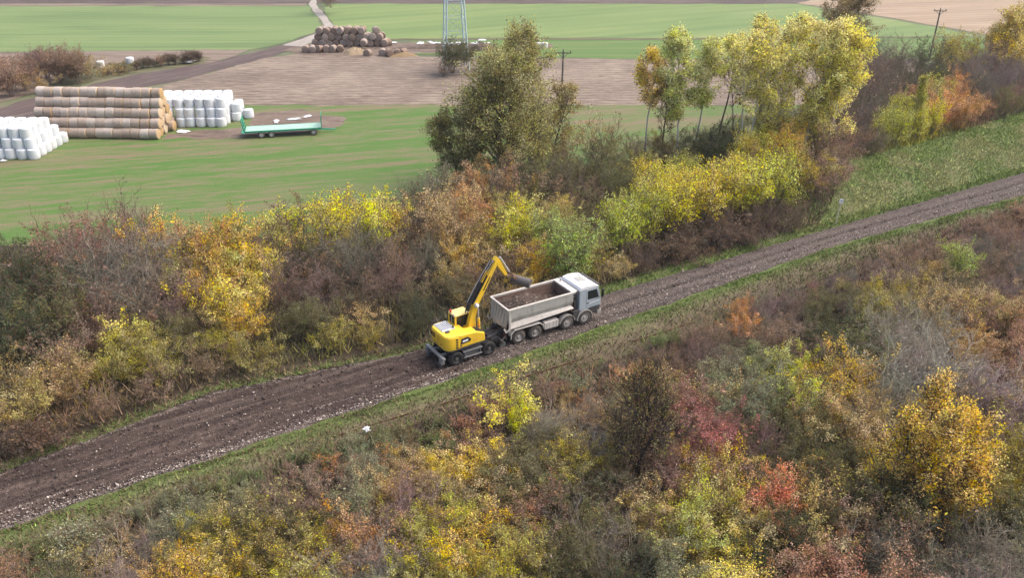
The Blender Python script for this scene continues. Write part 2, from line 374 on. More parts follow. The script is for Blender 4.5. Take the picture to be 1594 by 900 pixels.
    c = t.mix(0.7, c, t.ramp(n3, [(0.25, (0.25, 0.25, 0.25)), (0.75, (0.75, 0.75, 0.75))]), 'OVERLAY'); t.base(c); t.bump(n3, 0.8, 0.15); g['bank'] = t.m
    # gravel road: loose ballast ahead of the excavator, scraped dark earth behind it
    t = NT('ballast_and_earth'); p = t.pos(); pr = t.pos(-RA); s_ = t.sep(pr); q = t.pos(-RA, (0.10, 1, 1))
    u0, v0 = RO.dot(RU), RO.dot(RV)
    u = t.math('SUBTRACT', s_[0], u0); v = t.math('SUBTRACT', s_[1], v0)
    st = t.n('ShaderNodeTexVoronoi'); st.inputs['Scale'].default_value = 9.0; t.l(p, st.inputs['Vector'])
    st.inputs['Scale'].default_value = 13.0; sv = t.sep(st.outputs['Color'])[0]
    big = t.n('ShaderNodeTexVoronoi'); big.inputs['Scale'].default_value = 5.0; t.l(p, big.inputs['Vector'])
    stones = t.ramp(sv, [(0.0, (0.048, 0.037, 0.035)), (0.35, (0.098, 0.077, 0.071)), (0.75, (0.175, 0.142, 0.129)), (1.0, (0.46, 0.40, 0.36))])
    stones = t.mix(0.35, stones, t.ramp(t.sep(big.outputs['Color'])[1], [(0, (0.06, 0.046, 0.042)), (1, (0.25, 0.205, 0.185))]))
    n = t.noise(q, 0.75, 5, 0.7, 0.5); n4 = t.noise(p, 3, 5, 0.75)
    ln_ = step(t, t.noise(t.pos(-RA, (0.035, 2.0, 1)), 1.0, 4, 0.6), 0.56, 0.66)
    earth = t.ramp(t.math('ADD', t.math('MULTIPLY', n, 0.55), t.math('MULTIPLY', n4, 0.45)), [(0.36, (0.055, 0.038, 0.034)), (0.5, (0.105, 0.074, 0.064)), (0.64, (0.20, 0.150, 0.128))])
    at = t.n('ShaderNodeAttribute'); at.attribute_name = 'across'     # 0 at the lower edge, 1 at the upper edge
    ac = at.outputs['Fac']
    earth = t.mix(t.math('MULTIPLY', ln_, 0.45), earth, (0.25, 0.195, 0.17))
    # scatter of left-over stones: along the edges and one ridge in the scraped part
    def band(c0, w0): return t.math('SUBTRACT', 1.0, t.math('DIVIDE', t.math('ABSOLUTE', t.math('SUBTRACT', ac, c0)), w0), clamp=True)
    edge = t.math('MAXIMUM', t.math('MAXIMUM', band(0.02, 0.09), t.math('MULTIPLY', t.math('MULTIPLY', band(0.23, 0.03), step(t, t.noise(t.pos(-RA, (0.05, 0, 0)), 1.0, 3), 0.45, 0.6)), 1.0)), t.math('MULTIPLY', band(0.95, 0.07), 0.7))
    keep = t.math('GREATER_THAN', t.math('ADD', edge, t.math('MULTIPLY', t.math('SUBTRACT', n4, 0.5), 2.4)), 0.55)
    keep = t.math('MULTIPLY', keep, t.math('GREATER_THAN', sv, 0.42))
    few = t.math('GREATER_THAN', sv, 0.997)
    earth2 = t.mix(t.math('MAXIMUM', keep, few), earth, t.mix(0.25, stones, (0.52, 0.46, 0.42)))
    wob = t.math('MULTIPLY', t.math('SUBTRACT', t.noise(p, 0.6, 4, 0.7), 0.5), 3.0)
    slant = t.math('ADD', t.math('SUBTRACT', u, t.math('MULTIPLY', v, 0.35)), wob)
    isb = step(t, slant, -0.6, 0.2)
    c = t.mix(isb, earth2, stones)
    c = t.mix(0.8, c, t.ramp(t.math('ADD', t.math('MULTIPLY', n, 0.6), t.math('MULTIPLY', n4, 0.4)), [(0.34, (0.30, 0.30, 0.30)), (0.66, (0.70, 0.69, 0.68))]), 'OVERLAY')
    # wheel tracks pressed into the ballast
    rut = t.math('MAXIMUM', band(0.52, 0.09), t.math('MAXIMUM', t.math('MULTIPLY', band(0.20, 0.10), 0.8), t.math('MULTIPLY', band(0.86, 0.08), 0.5)))
    rut = t.math('MULTIPLY', t.math('MULTIPLY', rut, isb), t.math('MULTIPLY_ADD', n, 2.2, -0.45, True))
    c = t.mix(t.math('MULTIPLY', rut, 1.6, clamp=True), c, (0.075, 0.06, 0.054))
    pale = t.math('MULTIPLY', step(t, u, 14, 40), 0.2); c = t.mix(pale, c, (0.19, 0.15, 0.14))
    t.base(c); t.bump(t.math('ADD', t.math('MULTIPLY', st.outputs['Distance'], 2.0), n4), 0.7, 0.06); t.b.inputs['Roughness'].default_value = 0.95; g['road'] = t.m
    return g
NT.gain = 0.58
GM = ground_mats()
NT.gain = 1.0
def base_ground():
    m = np_mesh('ground', [(-1600, -200, -0.02), (1600, -200, -0.02), (1600, 2600, -0.02), (-1600, 2600, -0.02)], [(0, 1, 2, 3)], GM['rest'])
    tag(link(bpy.data.objects.new('ground', m)), kind='structure')
base_ground()
sheet('thicket_floor', [(-900, 1500), (2500, 1500), (2500, 60), (1594, 90), (1300, 110), (1000, 200), (600, 330), (0, 360), (-900, 420)], 0.0, GM['litter'], 0.5, 3)
sheet('meadow', [(-700, 420), (0, 382), (450, 365), (700, 330), (860, 270), (1010, 262), (1180, 215), (1330, 163), (985, 163), (390, 163), (250, 140), (60, 182), (-700, 330)], 0.008, GM['meadow'], 0.25, 2)
sheet('stubble_field', [(390, 163.5), (985, 163.5), (1340, 163), (1450, 92), (985, 92), (640, 87), (470, 82), (400, 92), (270, 128), (228, 142)], 0.012, GM['stubble'], 0.3, 2)
sheet('young_crop_strip', [(640, 84), (985, 91.5), (1470, 91), (1900, 85), (1900, 50), (1500, 58), (1000, 62), (780, 61), (640, 64)], 0.016, GM['crop_strip'], 0.2, 3)
sheet('field_path', [(600, 62), (780, 60.5), (1000, 61.5), (1500, 57.5), (1500, 55.8), (1000, 59.5), (780, 58.5), (600, 60)], 0.020, GM['weeds'], 0.15, 3)
sheet('far_crop_field', [(520, 62), (780, 58), (1000, 59), (1520, 55), (1400, 32), (1240, 5.5), (500, 5), (508, 22), (518, 34), (520, 45)], 0.014, GM['crop_far'], 0.3, 4)
sheet('left_crop_field', [(-500, 80), (0, 80), (390, 76.5), (455, 62), (500, 46), (496, 30), (486, 18), (482, 8.5), (0, 9), (-500, 9)], 0.014, GM['crop_left'], 0.3, 3)
sheet('grey_field_strip', [(-500, 8.8), (0, 8.8), (478, 8.3), (476, 4.5), (0, 4.8), (-500, 4.8)], 0.018, GM['fallow'], 0.2, 4)
sheet('ploughed_field', [(-500, 4.5), (476, 4.3), (520, 4.8), (1240, 5.2), (1300, -4), (1000, -22), (-500, -22)], 0.022, GM['plough'], 0.4, 4)
sheet('dry_maize_field', [(1240, 4), (1310, 14), (1420, 33), (1540, 54), (1900, 60), (1900, -15), (1300, -8)], 0.024, GM['tan'], 0.3, 3)
sheet('fallow_strip', [(-500, 80.5), (0, 80.8), (390, 77), (335, 97), (215, 110), (120, 130), (0, 158), (-500, 200)], 0.020, GM['fallow'], 0.3, 2)
sheet('weedy_margin', [(120, 112), (160, 100), (250, 92), (320, 88), (330, 97), (215, 112), (120, 131), (40, 150)], 0.026, GM['weeds'], 0.4, 1.5)
sheet('dirt_track', [(-300, 225), (-40, 178), (70, 148), (200, 118), (330, 97), (400, 80), (455, 65), (490, 50), (497, 58), (470, 74), (405, 92), (270, 127), (170, 143), (60, 180), (-40, 196), (-300, 245)], 0.030, GM['track'], 0.25, 2)
sheet('field_lane', [(440, 70), (494, 51), (508, 44), (501, 32), (490, 20), (480, 6), (487, -6), (495, -6), (492, 6), (503, 20), (512, 32), (525, 46), (512, 54), (470, 72)], 0.034, GM['lane'], 0.12, 3)
sheet('muddy_yard', [(390, 176), (470, 170), (540, 184), (530, 196), (480, 204), (400, 212), (300, 216), (250, 218), (262, 208), (330, 202), (392, 197)], 0.028, GM['mud'], 0.35, 1)
sheet('yard_edge', [(640, 84), (560, 88), (470, 84), (440, 78), (470, 68), (560, 66), (640, 66), (760, 66), (770, 74), (700, 80)], 0.032, GM['mud'], 0.35, 1.5)
# the road, a strip with its own relief
def road_mesh():
    us = np.arange(-46, 92, 0.5); nv = 19; V = []; ac = []
    for u in us:
        lo, hi = road_lo(u) - 0.1 + 0.22 * fbm(u * 1.7, 3, 2), road_hi(u) + 0.1 + 0.25 * fbm(u * 1.5, 9, 4)
        for k in range(nv):
            t = k / (nv - 1); v = lo + (hi - lo) * t
            b = 1 / (1 + math.exp(-(u - 0.35 * v) * 4))
            z = 0.05 + 0.10 * b + 0.03 * fbm(u * 2, v * 3, 1) + 0.02 * fbm(u * 5, v * 6, 5)
            for c0, dd in ((0.52, 0.06), (0.20, 0.04)): z -= b * dd * math.exp(-((t - c0) / 0.06) ** 2)
            z += (1 - b) * 0.05 * math.exp(-((t - 0.23) / 0.03) ** 2)
            if k in (0, nv - 1): z = 0.036
            V.append(uvw(u, v, max(z, 0.036))); ac.append(t)
    F = [(i * nv + k, (i + 1) * nv + k, (i + 1) * nv + k + 1, i * nv + k + 1) for i in range(len(us) - 1) for k in range(nv - 1)]
    m = np_mesh('gravel_road', V, F, GM['road'], smooth=True)
    a = m.attributes.new('across', 'FLOAT', 'POINT'); a.data.foreach_set('value', np.array(ac, dtype=np.float32))
    tag(link(bpy.data.objects.new('gravel_road', m)), kind='structure')
road_mesh()
def verge_mesh(name, f0, f1, z):
    us = np.arange(-46, 92, 1.0); nv = 9; V = []; ac = []
    for u in us:
        a, b = f0(u), f1(u)
        for k in range(nv):
            t = k / (nv - 1); V.append(uvw(u, a + (b - a) * t, z + 0.05 * fbm(u, t * 4, 2) * (0 < k < nv - 1) + 0.03)); ac.append(abs(b - a) * t)
    F = [(i * nv + k, (i + 1) * nv + k, (i + 1) * nv + k + 1, i * nv + k + 1) for i in range(len(us) - 1) for k in range(nv - 1)]
    m = np_mesh(name, V, F, GM['verge'], smooth=True)
    if m.polygons[0].normal.z < 0: m.flip_normals()
    a = m.attributes.new('across', 'FLOAT', 'POINT'); a.data.foreach_set('value', np.array(ac, dtype=np.float32))
    tag(link(bpy.data.objects.new(name, m)), kind='structure')
def south_w(u): return interp([(-40, 2.7), (-10, 3.2), (15, 4.6), (40, 3.4), (60, 4.2), (90, 4.5)], u)
def north_w(u): return interp([(-40, 0.9), (-5, 0.7), (10, 1.3), (35, 1.2), (60, 1.0), (90, 1.0)], u)
verge_mesh('grass_verge', lambda u: road_lo(u) + 0.15, lambda u: road_lo(u) - south_w(u), 0.002)
verge_mesh('narrow_verge', lambda u: road_hi(u) - 0.15, lambda u: road_hi(u) + north_w(u), 0.002)
# grassy bank beyond the sign: rises away from the road
BANK_B = [(1296, 345), (1420, 305), (1594, 255), (1750, 208)]; BANK_T = [(1318, 268), (1420, 245), (1500, 220), (1594, 190), (1750, 140)]
def bank_z(u, v):
    a = road_hi(u) + 0.8; t = max(0.0, min(1.0, (v - a) / 6.0)); g = max(0.0, min(1.0, (u - 38) / 6.0))
    return 1.5 * t * t * (3 - 2 * t) * g * g * (3 - 2 * g)
def bank_mesh():
    us = np.arange(36, 96, 0.8); vs_ = np.arange(0, 34, 0.8); V = []
    for u in us:
        for v in vs_:
            vv = road_hi(u) + 0.7 + v; fall = max(0.0, min(1.0, (v - 22) / 10))
            z = bank_z(u, vv) * (1 - fall * fall * (3 - 2 * fall)); V.append(uvw(u, vv, z + (0.03 + 0.06 * fbm(u, v, 3) if z > 0.05 else -0.015)))
    n = len(vs_)
    F = [(i * n + k, (i + 1) * n + k, (i + 1) * n + k + 1, i * n + k + 1) for i in range(len(us) - 1) for k in range(n - 1)]
    tag(link(bpy.data.objects.new('grass_bank', np_mesh('grass_bank', V, F, GM['bank'], smooth=True))), kind='structure')
bank_mesh()
def ground_z(x, y):
    u, v = road_uv(x, y)
    return bank_z(u, v) if u > 36 and v > road_hi(u) + 0.7 else 0.0

# ------------------------------------------------------------------ plants
def unit(v): return v / (np.linalg.norm(v, axis=-1, keepdims=True) + 1e-9)
class Skel:
    def __init__(s, seed): s.r = np.random.default_rng(seed); s.seg = []; s.tw = []     # segments, leaf-bearing twigs (p0, p1, clump)
    def poly(s, p, d, L, n, r0, r1, wander=0.18, up=0.0):
        pts = [np.array(p, float)]; d = unit(np.array(d, float))
        for i in range(n):
            d = unit(d + s.r.normal(0, wander, 3) + np.array([0, 0, up])); q = pts[-1] + d * (L / n)
            a = r0 + (r1 - r0) * i / n; b = r0 + (r1 - r0) * (i + 1) / n
            s.seg.append((pts[-1], q, a, b)); pts.append(q)
        return np.array(pts)
    def at(s, pts, t):
        x = t * (len(pts) - 1); i = min(int(x), len(pts) - 2); f = x - i
        return pts[i] * (1 - f) + pts[i + 1] * f, unit(pts[i + 1] - pts[i])
    def side(s, d, ang):
        q = unit(np.cross(d, s.r.normal(0, 1, 3))); return unit(d * cos(ang) + q * sin(ang))
    def tubes(s, name, sides=3):
        S = s.seg; n = len(S)
        a = np.array([x[0] for x in S]); b = np.array([x[1] for x in S]); ra = np.array([x[2] for x in S]); rb = np.array([x[3] for x in S])
        d = unit(b - a); ref = np.where(np.abs(d[:, 2:3]) > 0.9, [[1, 0, 0]], [[0, 0, 1]]); u = unit(np.cross(d, ref)); v = np.cross(d, u)
        V = np.zeros((n, 2, sides, 3))
        for k in range(sides):
            an = 2 * pi * k / sides; o = u * cos(an) + v * sin(an)
            V[:, 0, k] = a + o * ra[:, None]; V[:, 1, k] = b + o * rb[:, None]
        base = np.arange(n)[:, None] * 2 * sides
        F = np.concatenate([base + np.array([[k, (k + 1) % sides, sides + (k + 1) % sides, sides + k]]) for k in range(sides)], axis=0)
        return np_mesh(name, V.reshape(-1, 3), F, M_WOOD)
    def leaves(s, name, n, size, spread=0.10, up=0.35, clump_drop=0.0, droop=0.0):
        r = s.r; T = s.tw
        cl = np.array([t[2] for t in T]); ids = np.unique(cl); keepc = {c: (r.random() > clump_drop) for c in ids}
        ctint = {c: r.random() for c in ids}
        ok = [i for i in range(len(T)) if keepc[T[i][2]]] or list(range(len(T)))
        L = np.array([np.linalg.norm(T[i][1] - T[i][0]) for i in ok]); pick = r.choice(len(ok), n, p=L / L.sum())
        a = np.array([T[i][0] for i in ok])[pick]; b = np.array([T[i][1] for i in ok])[pick]
        t = r.random((n, 1)) ** 0.8; p = a + (b - a) * t + r.normal(0, spread, (n, 3)); p[:, 2] -= droop * r.random(n); p[:, 2] = np.maximum(p[:, 2], 0.04)
        nrm = unit(r.normal(0, 1, (n, 3)) + np.array([0, 0, up])); u = unit(np.cross(nrm, r.normal(0, 1, (n, 3)))); v = np.cross(nrm, u)
        sz = size * np.exp(r.normal(0, 0.3, (n, 1))) * 0.5
        V = np.stack([p - u * sz, p + v * sz * 0.62, p + u * sz, p - v * sz * 0.62], axis=1)
        ct = np.array([ctint[T[i][2]] for i in ok])[pick]
        tint = np.clip(0.35 * ct + 0.65 * r.random(n), 0, 1)
        return np_mesh(name, V.reshape(-1, 3), np.arange(4 * n).reshape(-1, 4), M_LEAF, tint=tint, clump=ct)

def shrub_mesh(seed, H=3.2, W=1.7, nst=9, nbr=7, ntw=6, leaves=3200, lsize=0.085, drop=0.2, tilt=0.75, upright=0.05, droop=0.0, thick=0.028, twig_len=0.55, spread=0.10):
    s = Skel(seed); r = s.r; c = 0
    for i in range(nst):
        az = 2 * pi * (i + r.random() * 0.8) / nst; tl = tilt * (0.25 + 0.75 * r.random()); d = np.array([cos(az) * sin(tl), sin(az) * sin(tl), cos(tl)])
        L = H * (0.72 + 0.36 * r.random()) / max(0.75, cos(tl * 0.8))
        st = s.poly((cos(az) * 0.25 * r.random(), sin(az) * 0.25 * r.random(), -0.05), d, L, 5, thick, 0.012, 0.13, upright)
        for j in range(nbr):
            c += 1; p, dd = s.at(st, 0.18 + 0.8 * (j + r.random()) / nbr); bl = L * 0.36 * (0.6 + 0.7 * r.random())
            br = s.poly(p, s.side(dd, 0.6 + 0.5 * r.random()), bl, 3, 0.014, 0.008, 0.2, 0.10)
            for k in range(ntw):
                q, d2 = s.at(br, 0.15 + 0.85 * (k + r.random()) / ntw)
                tw = s.poly(q, s.side(d2, 0.5 + 0.5 * r.random()), twig_len * (0.5 + 0.8 * r.random()), 2, 0.0085, 0.005, 0.22, 0.12)
                s.tw += [(tw[0], tw[1], c), (tw[1], tw[2], c)]
    return s.tubes(f'stems_{seed}'), s.leaves(f'foliage_{seed}', leaves, lsize, spread, 0.35, drop, droop)

SHRUBS = {'leafy': [], 'sparse': [], 'bare': [], 'willow': [], 'low': [], 'upright': []}
for i in range(6): SHRUBS['leafy'].append(shrub_mesh(100 + i, 3.2, leaves=8200, lsize=0.082, drop=0.12, nst=8 + i % 3, tilt=0.7 + 0.06 * (i % 4), ntw=5))
for i in range(6): SHRUBS['sparse'].append(shrub_mesh(200 + i, 3.2, leaves=3200, lsize=0.08, drop=0.3, nst=9, ntw=6, tilt=0.7 + 0.05 * (i % 4), spread=0.07))
for i in range(5): SHRUBS['bare'].append(shrub_mesh(300 + i, 3.2, leaves=260, lsize=0.10, drop=0.4, nst=11, nbr=9, ntw=8, tilt=0.85, twig_len=0.75, spread=0.05))
for i in range(3): SHRUBS['willow'].append(shrub_mesh(400 + i, 3.2, leaves=7500, lsize=0.088, drop=0.02, nst=14, nbr=6, ntw=6, tilt=0.5, upright=0.12, twig_len=0.8, spread=0.07))
for i in range(4): SHRUBS['low'].append(shrub_mesh(500 + i, 1.5, leaves=2500, lsize=0.10, drop=0.15, nst=12, nbr=5, ntw=4, tilt=1.05, twig_len=0.4, spread=0.10))
for i in range(4): SHRUBS['upright'].append(shrub_mesh(600 + i, 3.2, leaves=4600, lsize=0.092, drop=0.12, nst=4, nbr=10, ntw=5, tilt=0.32, upright=0.10, twig_len=0.5, spread=0.09))
H0 = {'leafy': 3.2, 'sparse': 3.2, 'bare': 3.2, 'willow': 3.2, 'low': 1.5, 'upright': 3.2}

# leaf colours of the thickets; each entry: word, base colour of leaves, colour of stems
PAL = {
    'olive': ((0.115, 0.115, 0.035), (0.085, 0.065, 0.050)), 'olive_yellow': ((0.24, 0.205, 0.045), (0.09, 0.07, 0.05)), 'dark_green': ((0.060, 0.075, 0.028), (0.06, 0.05, 0.042)),
    'gold': ((0.42, 0.30, 0.04), (0.09, 0.07, 0.05)), 'yellow': ((0.56, 0.405, 0.03), (0.10, 0.08, 0.055)), 'pale_yellow': ((0.48, 0.39, 0.085), (0.12, 0.10, 0.075)),
    'ochre': ((0.29, 0.21, 0.065), (0.09, 0.068, 0.05)), 'orange': ((0.44, 0.20, 0.035), (0.09, 0.065, 0.05)), 'rust': ((0.25, 0.115, 0.055), (0.085, 0.06, 0.05)),
    'crimson': ((0.24, 0.075, 0.065), (0.095, 0.06, 0.055)), 'coral_red': ((0.50, 0.165, 0.065), (0.09, 0.06, 0.05)), 'brown': ((0.165, 0.105, 0.060), (0.095, 0.072, 0.060)),
    'red_brown': ((0.205, 0.105, 0.070), (0.105, 0.070, 0.062)), 'dark_brown': ((0.085, 0.058, 0.040), (0.065, 0.05, 0.044)), 'grey': ((0.17, 0.135, 0.105), (0.145, 0.120, 0.110)),
    'purple_grey': ((0.155, 0.095, 0.080), (0.118, 0.088, 0.082)), 'silver_grey': ((0.20, 0.17, 0.14), (0.175, 0.155, 0.145)), 'green': ((0.125, 0.17, 0.045), (0.08, 0.07, 0.045)),
    'willow_green': ((0.225, 0.265, 0.06), (0.10, 0.09, 0.05)), 'sage': ((0.18, 0.195, 0.095), (0.11, 0.095, 0.07)), 'yellow_green': ((0.36, 0.36, 0.050), (0.10, 0.09, 0.055)),
}
def soft(c, k, sat):
    g = 0.3 * c[0] + 0.59 * c[1] + 0.11 * c[2]; return tuple(min(0.88, k * (g + (x - g) * sat)) for x in c)
def leaf_tone(k, a):
    if k in ('gold', 'yellow', 'pale_yellow', 'yellow_green', 'willow_green', 'olive_yellow'): return soft(a, 1.85, 1.04)
    if k in ('rust', 'crimson', 'red_brown'): return soft((a[0], a[1] * 1.1, a[2]), 2.05, 0.78)
    if k in ('brown', 'purple_grey', 'grey', 'ochre', 'dark_brown'): return soft(a, 2.0, 0.9)
    return soft(a, 1.65, 0.85)
def stem_tone(b): return (1.75 * b[0], 1.75 * (0.35 * b[0] + 0.60 * b[1]), 1.75 * (0.25 * b[0] + 0.60 * b[2]))
PAL = {k: (leaf_tone(k, a), stem_tone(b)) for k, (a, b) in PAL.items()}
WORD = {k: k.replace('_', ' ') for k in PAL}; WORD['willow_green'] = 'light green'; WORD['sage'] = 'grey-green'
# how the thickets look across the photograph: crown centre, kind, colour
CP_N = """30,360 sparse dark_green;60,325 sparse brown;130,390 sparse crimson;90,420 sparse red_brown;205,400 bare purple_grey;160,440 sparse red_brown;245,440 bare grey;200,345 bare brown;275,365 leafy gold;300,350 leafy orange;320,400 leafy olive_yellow;335,345 sparse rust
370,365 leafy gold;390,380 sparse ochre;60,480 leafy dark_green;100,480 leafy olive;130,520 sparse red_brown;180,530 upright pale_yellow;20,520 leafy dark_green;230,520 sparse olive;290,500 low olive_yellow;365,455 upright pale_yellow;395,425 upright pale_yellow;355,490 leafy gold
450,325 willow yellow;515,318 willow yellow;575,318 upright yellow;605,320 upright gold;480,370 bare dark_brown;430,370 sparse brown;560,400 bare purple_grey;450,405 sparse olive_yellow;500,400 sparse brown;620,400 sparse brown;540,450 sparse red_brown;480,470 sparse purple_grey;440,460 sparse dark_brown
430,530 leafy olive;400,560 leafy olive_yellow;510,525 leafy yellow_green;560,470 sparse dark_brown;600,500 leafy olive_yellow;645,490 leafy dark_green;630,440 bare dark_brown;20,570 sparse ochre;75,590 leafy ochre;60,640 sparse rust;120,630 sparse rust;170,590 leafy olive_yellow;120,560 leafy ochre;180,640 sparse brown
250,590 sparse red_brown;240,640 sparse dark_brown;300,560 leafy olive;340,570 sparse brown;30,680 low dark_brown;100,690 low dark_brown;280,620 low dark_brown;360,590 low dark_green;450,580 low dark_brown;530,560 low dark_green;600,550 low dark_brown;700,400 leafy olive;690,440 sparse sage;670,360 sparse brown;660,330 sparse dark_brown
650,400 bare purple_grey;720,320 leafy ochre;735,300 leafy orange;750,330 leafy ochre;780,370 upright yellow;815,350 upright pale_yellow;760,400 sparse ochre;720,385 sparse gold;690,285 willow sage;650,300 leafy dark_green;885,385 willow willow_green;855,400 willow willow_green;830,400 leafy gold;800,400 sparse brown
930,360 sparse brown;940,390 leafy olive_yellow;890,300 sparse brown;840,280 sparse olive;900,320 sparse olive;850,320 sparse brown;900,260 sparse olive;940,230 sparse brown;870,340 leafy olive_yellow;980,230 sparse brown;960,290 leafy olive;955,340 willow yellow_green;1000,300 willow yellow;1050,300 willow yellow;1090,290 willow yellow_green
1125,280 willow yellow;1180,275 willow yellow;1215,270 willow gold;1250,275 leafy olive_yellow;1275,290 sparse red_brown;960,410 leafy ochre;1000,400 sparse dark_brown;1050,380 low dark_brown;1120,360 low dark_brown;1200,340 sparse dark_brown;1240,330 sparse brown;1275,330 sparse red_brown;1080,340 leafy olive_yellow;980,370 leafy olive_yellow
1020,210 sparse brown;1070,220 leafy olive;1120,220 leafy dark_green;1160,210 sparse dark_green;1200,220 leafy olive_yellow;1100,180 bare grey;1290,200 bare brown;1330,200 bare red_brown;1340,150 bare red_brown;1375,120 bare red_brown;1330,110 bare red_brown;1370,180 bare brown;1430,110 sparse dark_green;1480,105 leafy olive_yellow
1455,140 leafy dark_green;1520,140 bare purple_grey;1575,125 bare purple_grey;1550,170 bare grey;1350,230 bare brown;1330,250 sparse brown;1380,220 willow yellow_green;1440,200 willow yellow_green;1400,230 willow yellow;1480,180 leafy orange;1500,190 sparse rust;1540,185 sparse crimson;1575,180 leafy olive;1590,90 leafy gold;1540,80 leafy olive_yellow;1290,130 bare brown"""
CP_S = """600,720 sparse orange;650,695 sparse rust;650,730 leafy ochre;700,730 leafy gold;480,740 sparse red_brown;430,770 sparse red_brown;525,825 leafy orange;560,770 willow sage;630,780 bare grey;660,770 bare purple_grey;500,700 low green;470,715 low green;300,785 low sage;340,770 low olive;385,735 low green;250,840 bare purple_grey;320,800 bare grey;200,790 low brown;150,790 low sage
350,830 leafy olive_yellow;430,860 leafy olive_yellow;300,890 leafy gold;420,810 leafy olive;150,860 sparse olive;60,870 low green;100,830 low sage;20,890 sparse rust;210,890 bare grey;720,790 leafy gold;760,740 leafy gold;740,850 leafy gold;690,860 leafy yellow_green;650,880 leafy olive_yellow;600,850 sparse red_brown;560,880 bare silver_grey;530,790 sparse red_brown;480,800 leafy olive
690,700 sparse ochre;760,680 sparse grey;820,700 sparse olive;840,660 bare grey;900,620 sparse orange;980,595 leafy orange;1010,610 sparse ochre;940,610 sparse rust;1000,650 sparse brown;950,640 bare grey;950,690 leafy olive;1000,700 leafy olive;900,700 bare grey;1080,640 leafy crimson;1110,670 leafy crimson;1060,680 sparse red_brown;860,770 sparse olive;870,720 sparse dark_green;820,800 sparse rust
1000,790 sparse brown;940,800 sparse olive;930,860 bare grey;1080,830 leafy yellow_green;1040,870 leafy sage;1120,870 leafy pale_yellow;1110,735 leafy gold;1050,740 sparse red_brown;1200,750 leafy coral_red;1190,790 leafy coral_red;1150,700 bare brown;1250,720 leafy olive;1160,760 sparse orange;1270,650 leafy ochre;1310,610 leafy gold;1180,620 leafy sage;1220,600 leafy yellow_green;1150,580 leafy sage;1200,570 sparse dark_green
1270,570 sparse red_brown;1290,520 leafy dark_green;1260,525 leafy dark_green;1400,560 bare silver_grey;1460,550 bare silver_grey;1400,520 bare silver_grey;1540,600 bare silver_grey;1560,650 bare grey;1340,640 bare grey;1350,700 leafy ochre;1330,740 leafy olive;1380,800 sparse brown;1480,820 sparse dark_green;1420,860 bare brown;1570,740 leafy olive_yellow;1580,800 leafy sage;1550,860 bare grey;1300,840 sparse rust;1280,880 leafy rust
1200,850 leafy dark_green;1230,820 leafy dark_green;1530,515 sparse rust;1580,540 leafy rust;1570,450 bare grey;1540,400 bare purple_grey;1440,365 sparse red_brown;1390,430 sparse purple_grey;1360,390 sparse red_brown;1250,450 sparse crimson;1300,440 bare purple_grey;1200,470 bare purple_grey;1120,490 sparse rust;1150,485 leafy orange;1060,520 sparse red_brown;1560,340 sparse rust;1530,360 sparse red_brown;1480,480 sparse ochre;1520,470 leafy ochre
1400,460 leafy olive_yellow;1310,470 leafy olive;1100,560 bare brown;1050,570 sparse brown;1040,540 leafy green;950,560 low sage;900,570 low sage;860,600 low brown;970,550 sparse purple_grey;760,640 sparse grey;700,655 low green;640,665 low olive;590,670 low green;560,700 low sage;740,660 low rust;800,680 sparse ochre;1350,580 leafy dark_green;1370,540 leafy olive;1180,520 sparse brown;1240,490 sparse purple_grey;850,850 sparse ochre;880,880 leafy olive;790,870 leafy olive_yellow;770,800 leafy ochre;1000,880 sparse dark_green"""
def parse(s):
    out = []
    for e in s.replace('\n', ';').split(';'):
        if not e.strip(): continue
        a, k, c = e.split(); x, y = a.split(','); out.append((float(x), float(y), k, c))
    return out
CP_N += ";230,560 leafy olive_yellow;90,560 leafy olive_yellow;400,520 leafy olive_yellow;300,590 leafy ochre;140,600 leafy gold;200,570 leafy olive_yellow;50,610 leafy ochre;410,480 leafy olive_yellow;330,530 leafy olive_yellow;540,380 sparse ochre;600,450 leafy olive;570,530 leafy olive_yellow;460,560 leafy olive;340,430 leafy gold;640,330 leafy ochre;700,360 leafy ochre;760,350 leafy gold;800,340 leafy olive_yellow;860,300 leafy olive;660,460 sparse olive;720,420 leafy ochre;740,380 leafy olive_yellow;910,380 leafy ochre;20,620 leafy ochre;130,670 sparse brown;500,490 leafy olive;550,500 sparse ochre;840,330 leafy ochre;930,270 leafy olive;1000,250 leafy olive_yellow;880,240 sparse ochre"
CP_S += ";600,780 leafy ochre;560,830 leafy olive_yellow;640,840 leafy olive_yellow;700,760 leafy ochre;780,730 leafy olive;850,720 leafy olive;900,740 leafy olive_yellow;960,750 sparse olive;1040,790 leafy ochre;1150,800 leafy olive_yellow;1150,850 leafy olive;1300,700 leafy ochre;1330,790 leafy olive;1250,790 leafy ochre;920,660 sparse ochre;870,640 sparse ochre;1040,690 leafy olive;1130,650 sparse ochre;1220,650 leafy olive;1300,560 leafy olive;1420,410 sparse ochre;1340,430 sparse ochre;1550,430 sparse brown;1500,560 leafy ochre;1580,620 sparse ochre;450,830 leafy olive_yellow;380,780 leafy sage;520,870 leafy olive_yellow;260,790 leafy sage;180,870 sparse ochre"
CP_N, CP_S = parse(CP_N), parse(CP_S)
def pick_look(cps, x, y, rs):
    d = [(math.hypot(c[0] - x + rs.gauss(0, 14), (c[1] - y + rs.gauss(0, 14)) * 1.25) , c) for c in cps]
    return min(d, key=lambda t: t[0])[1]

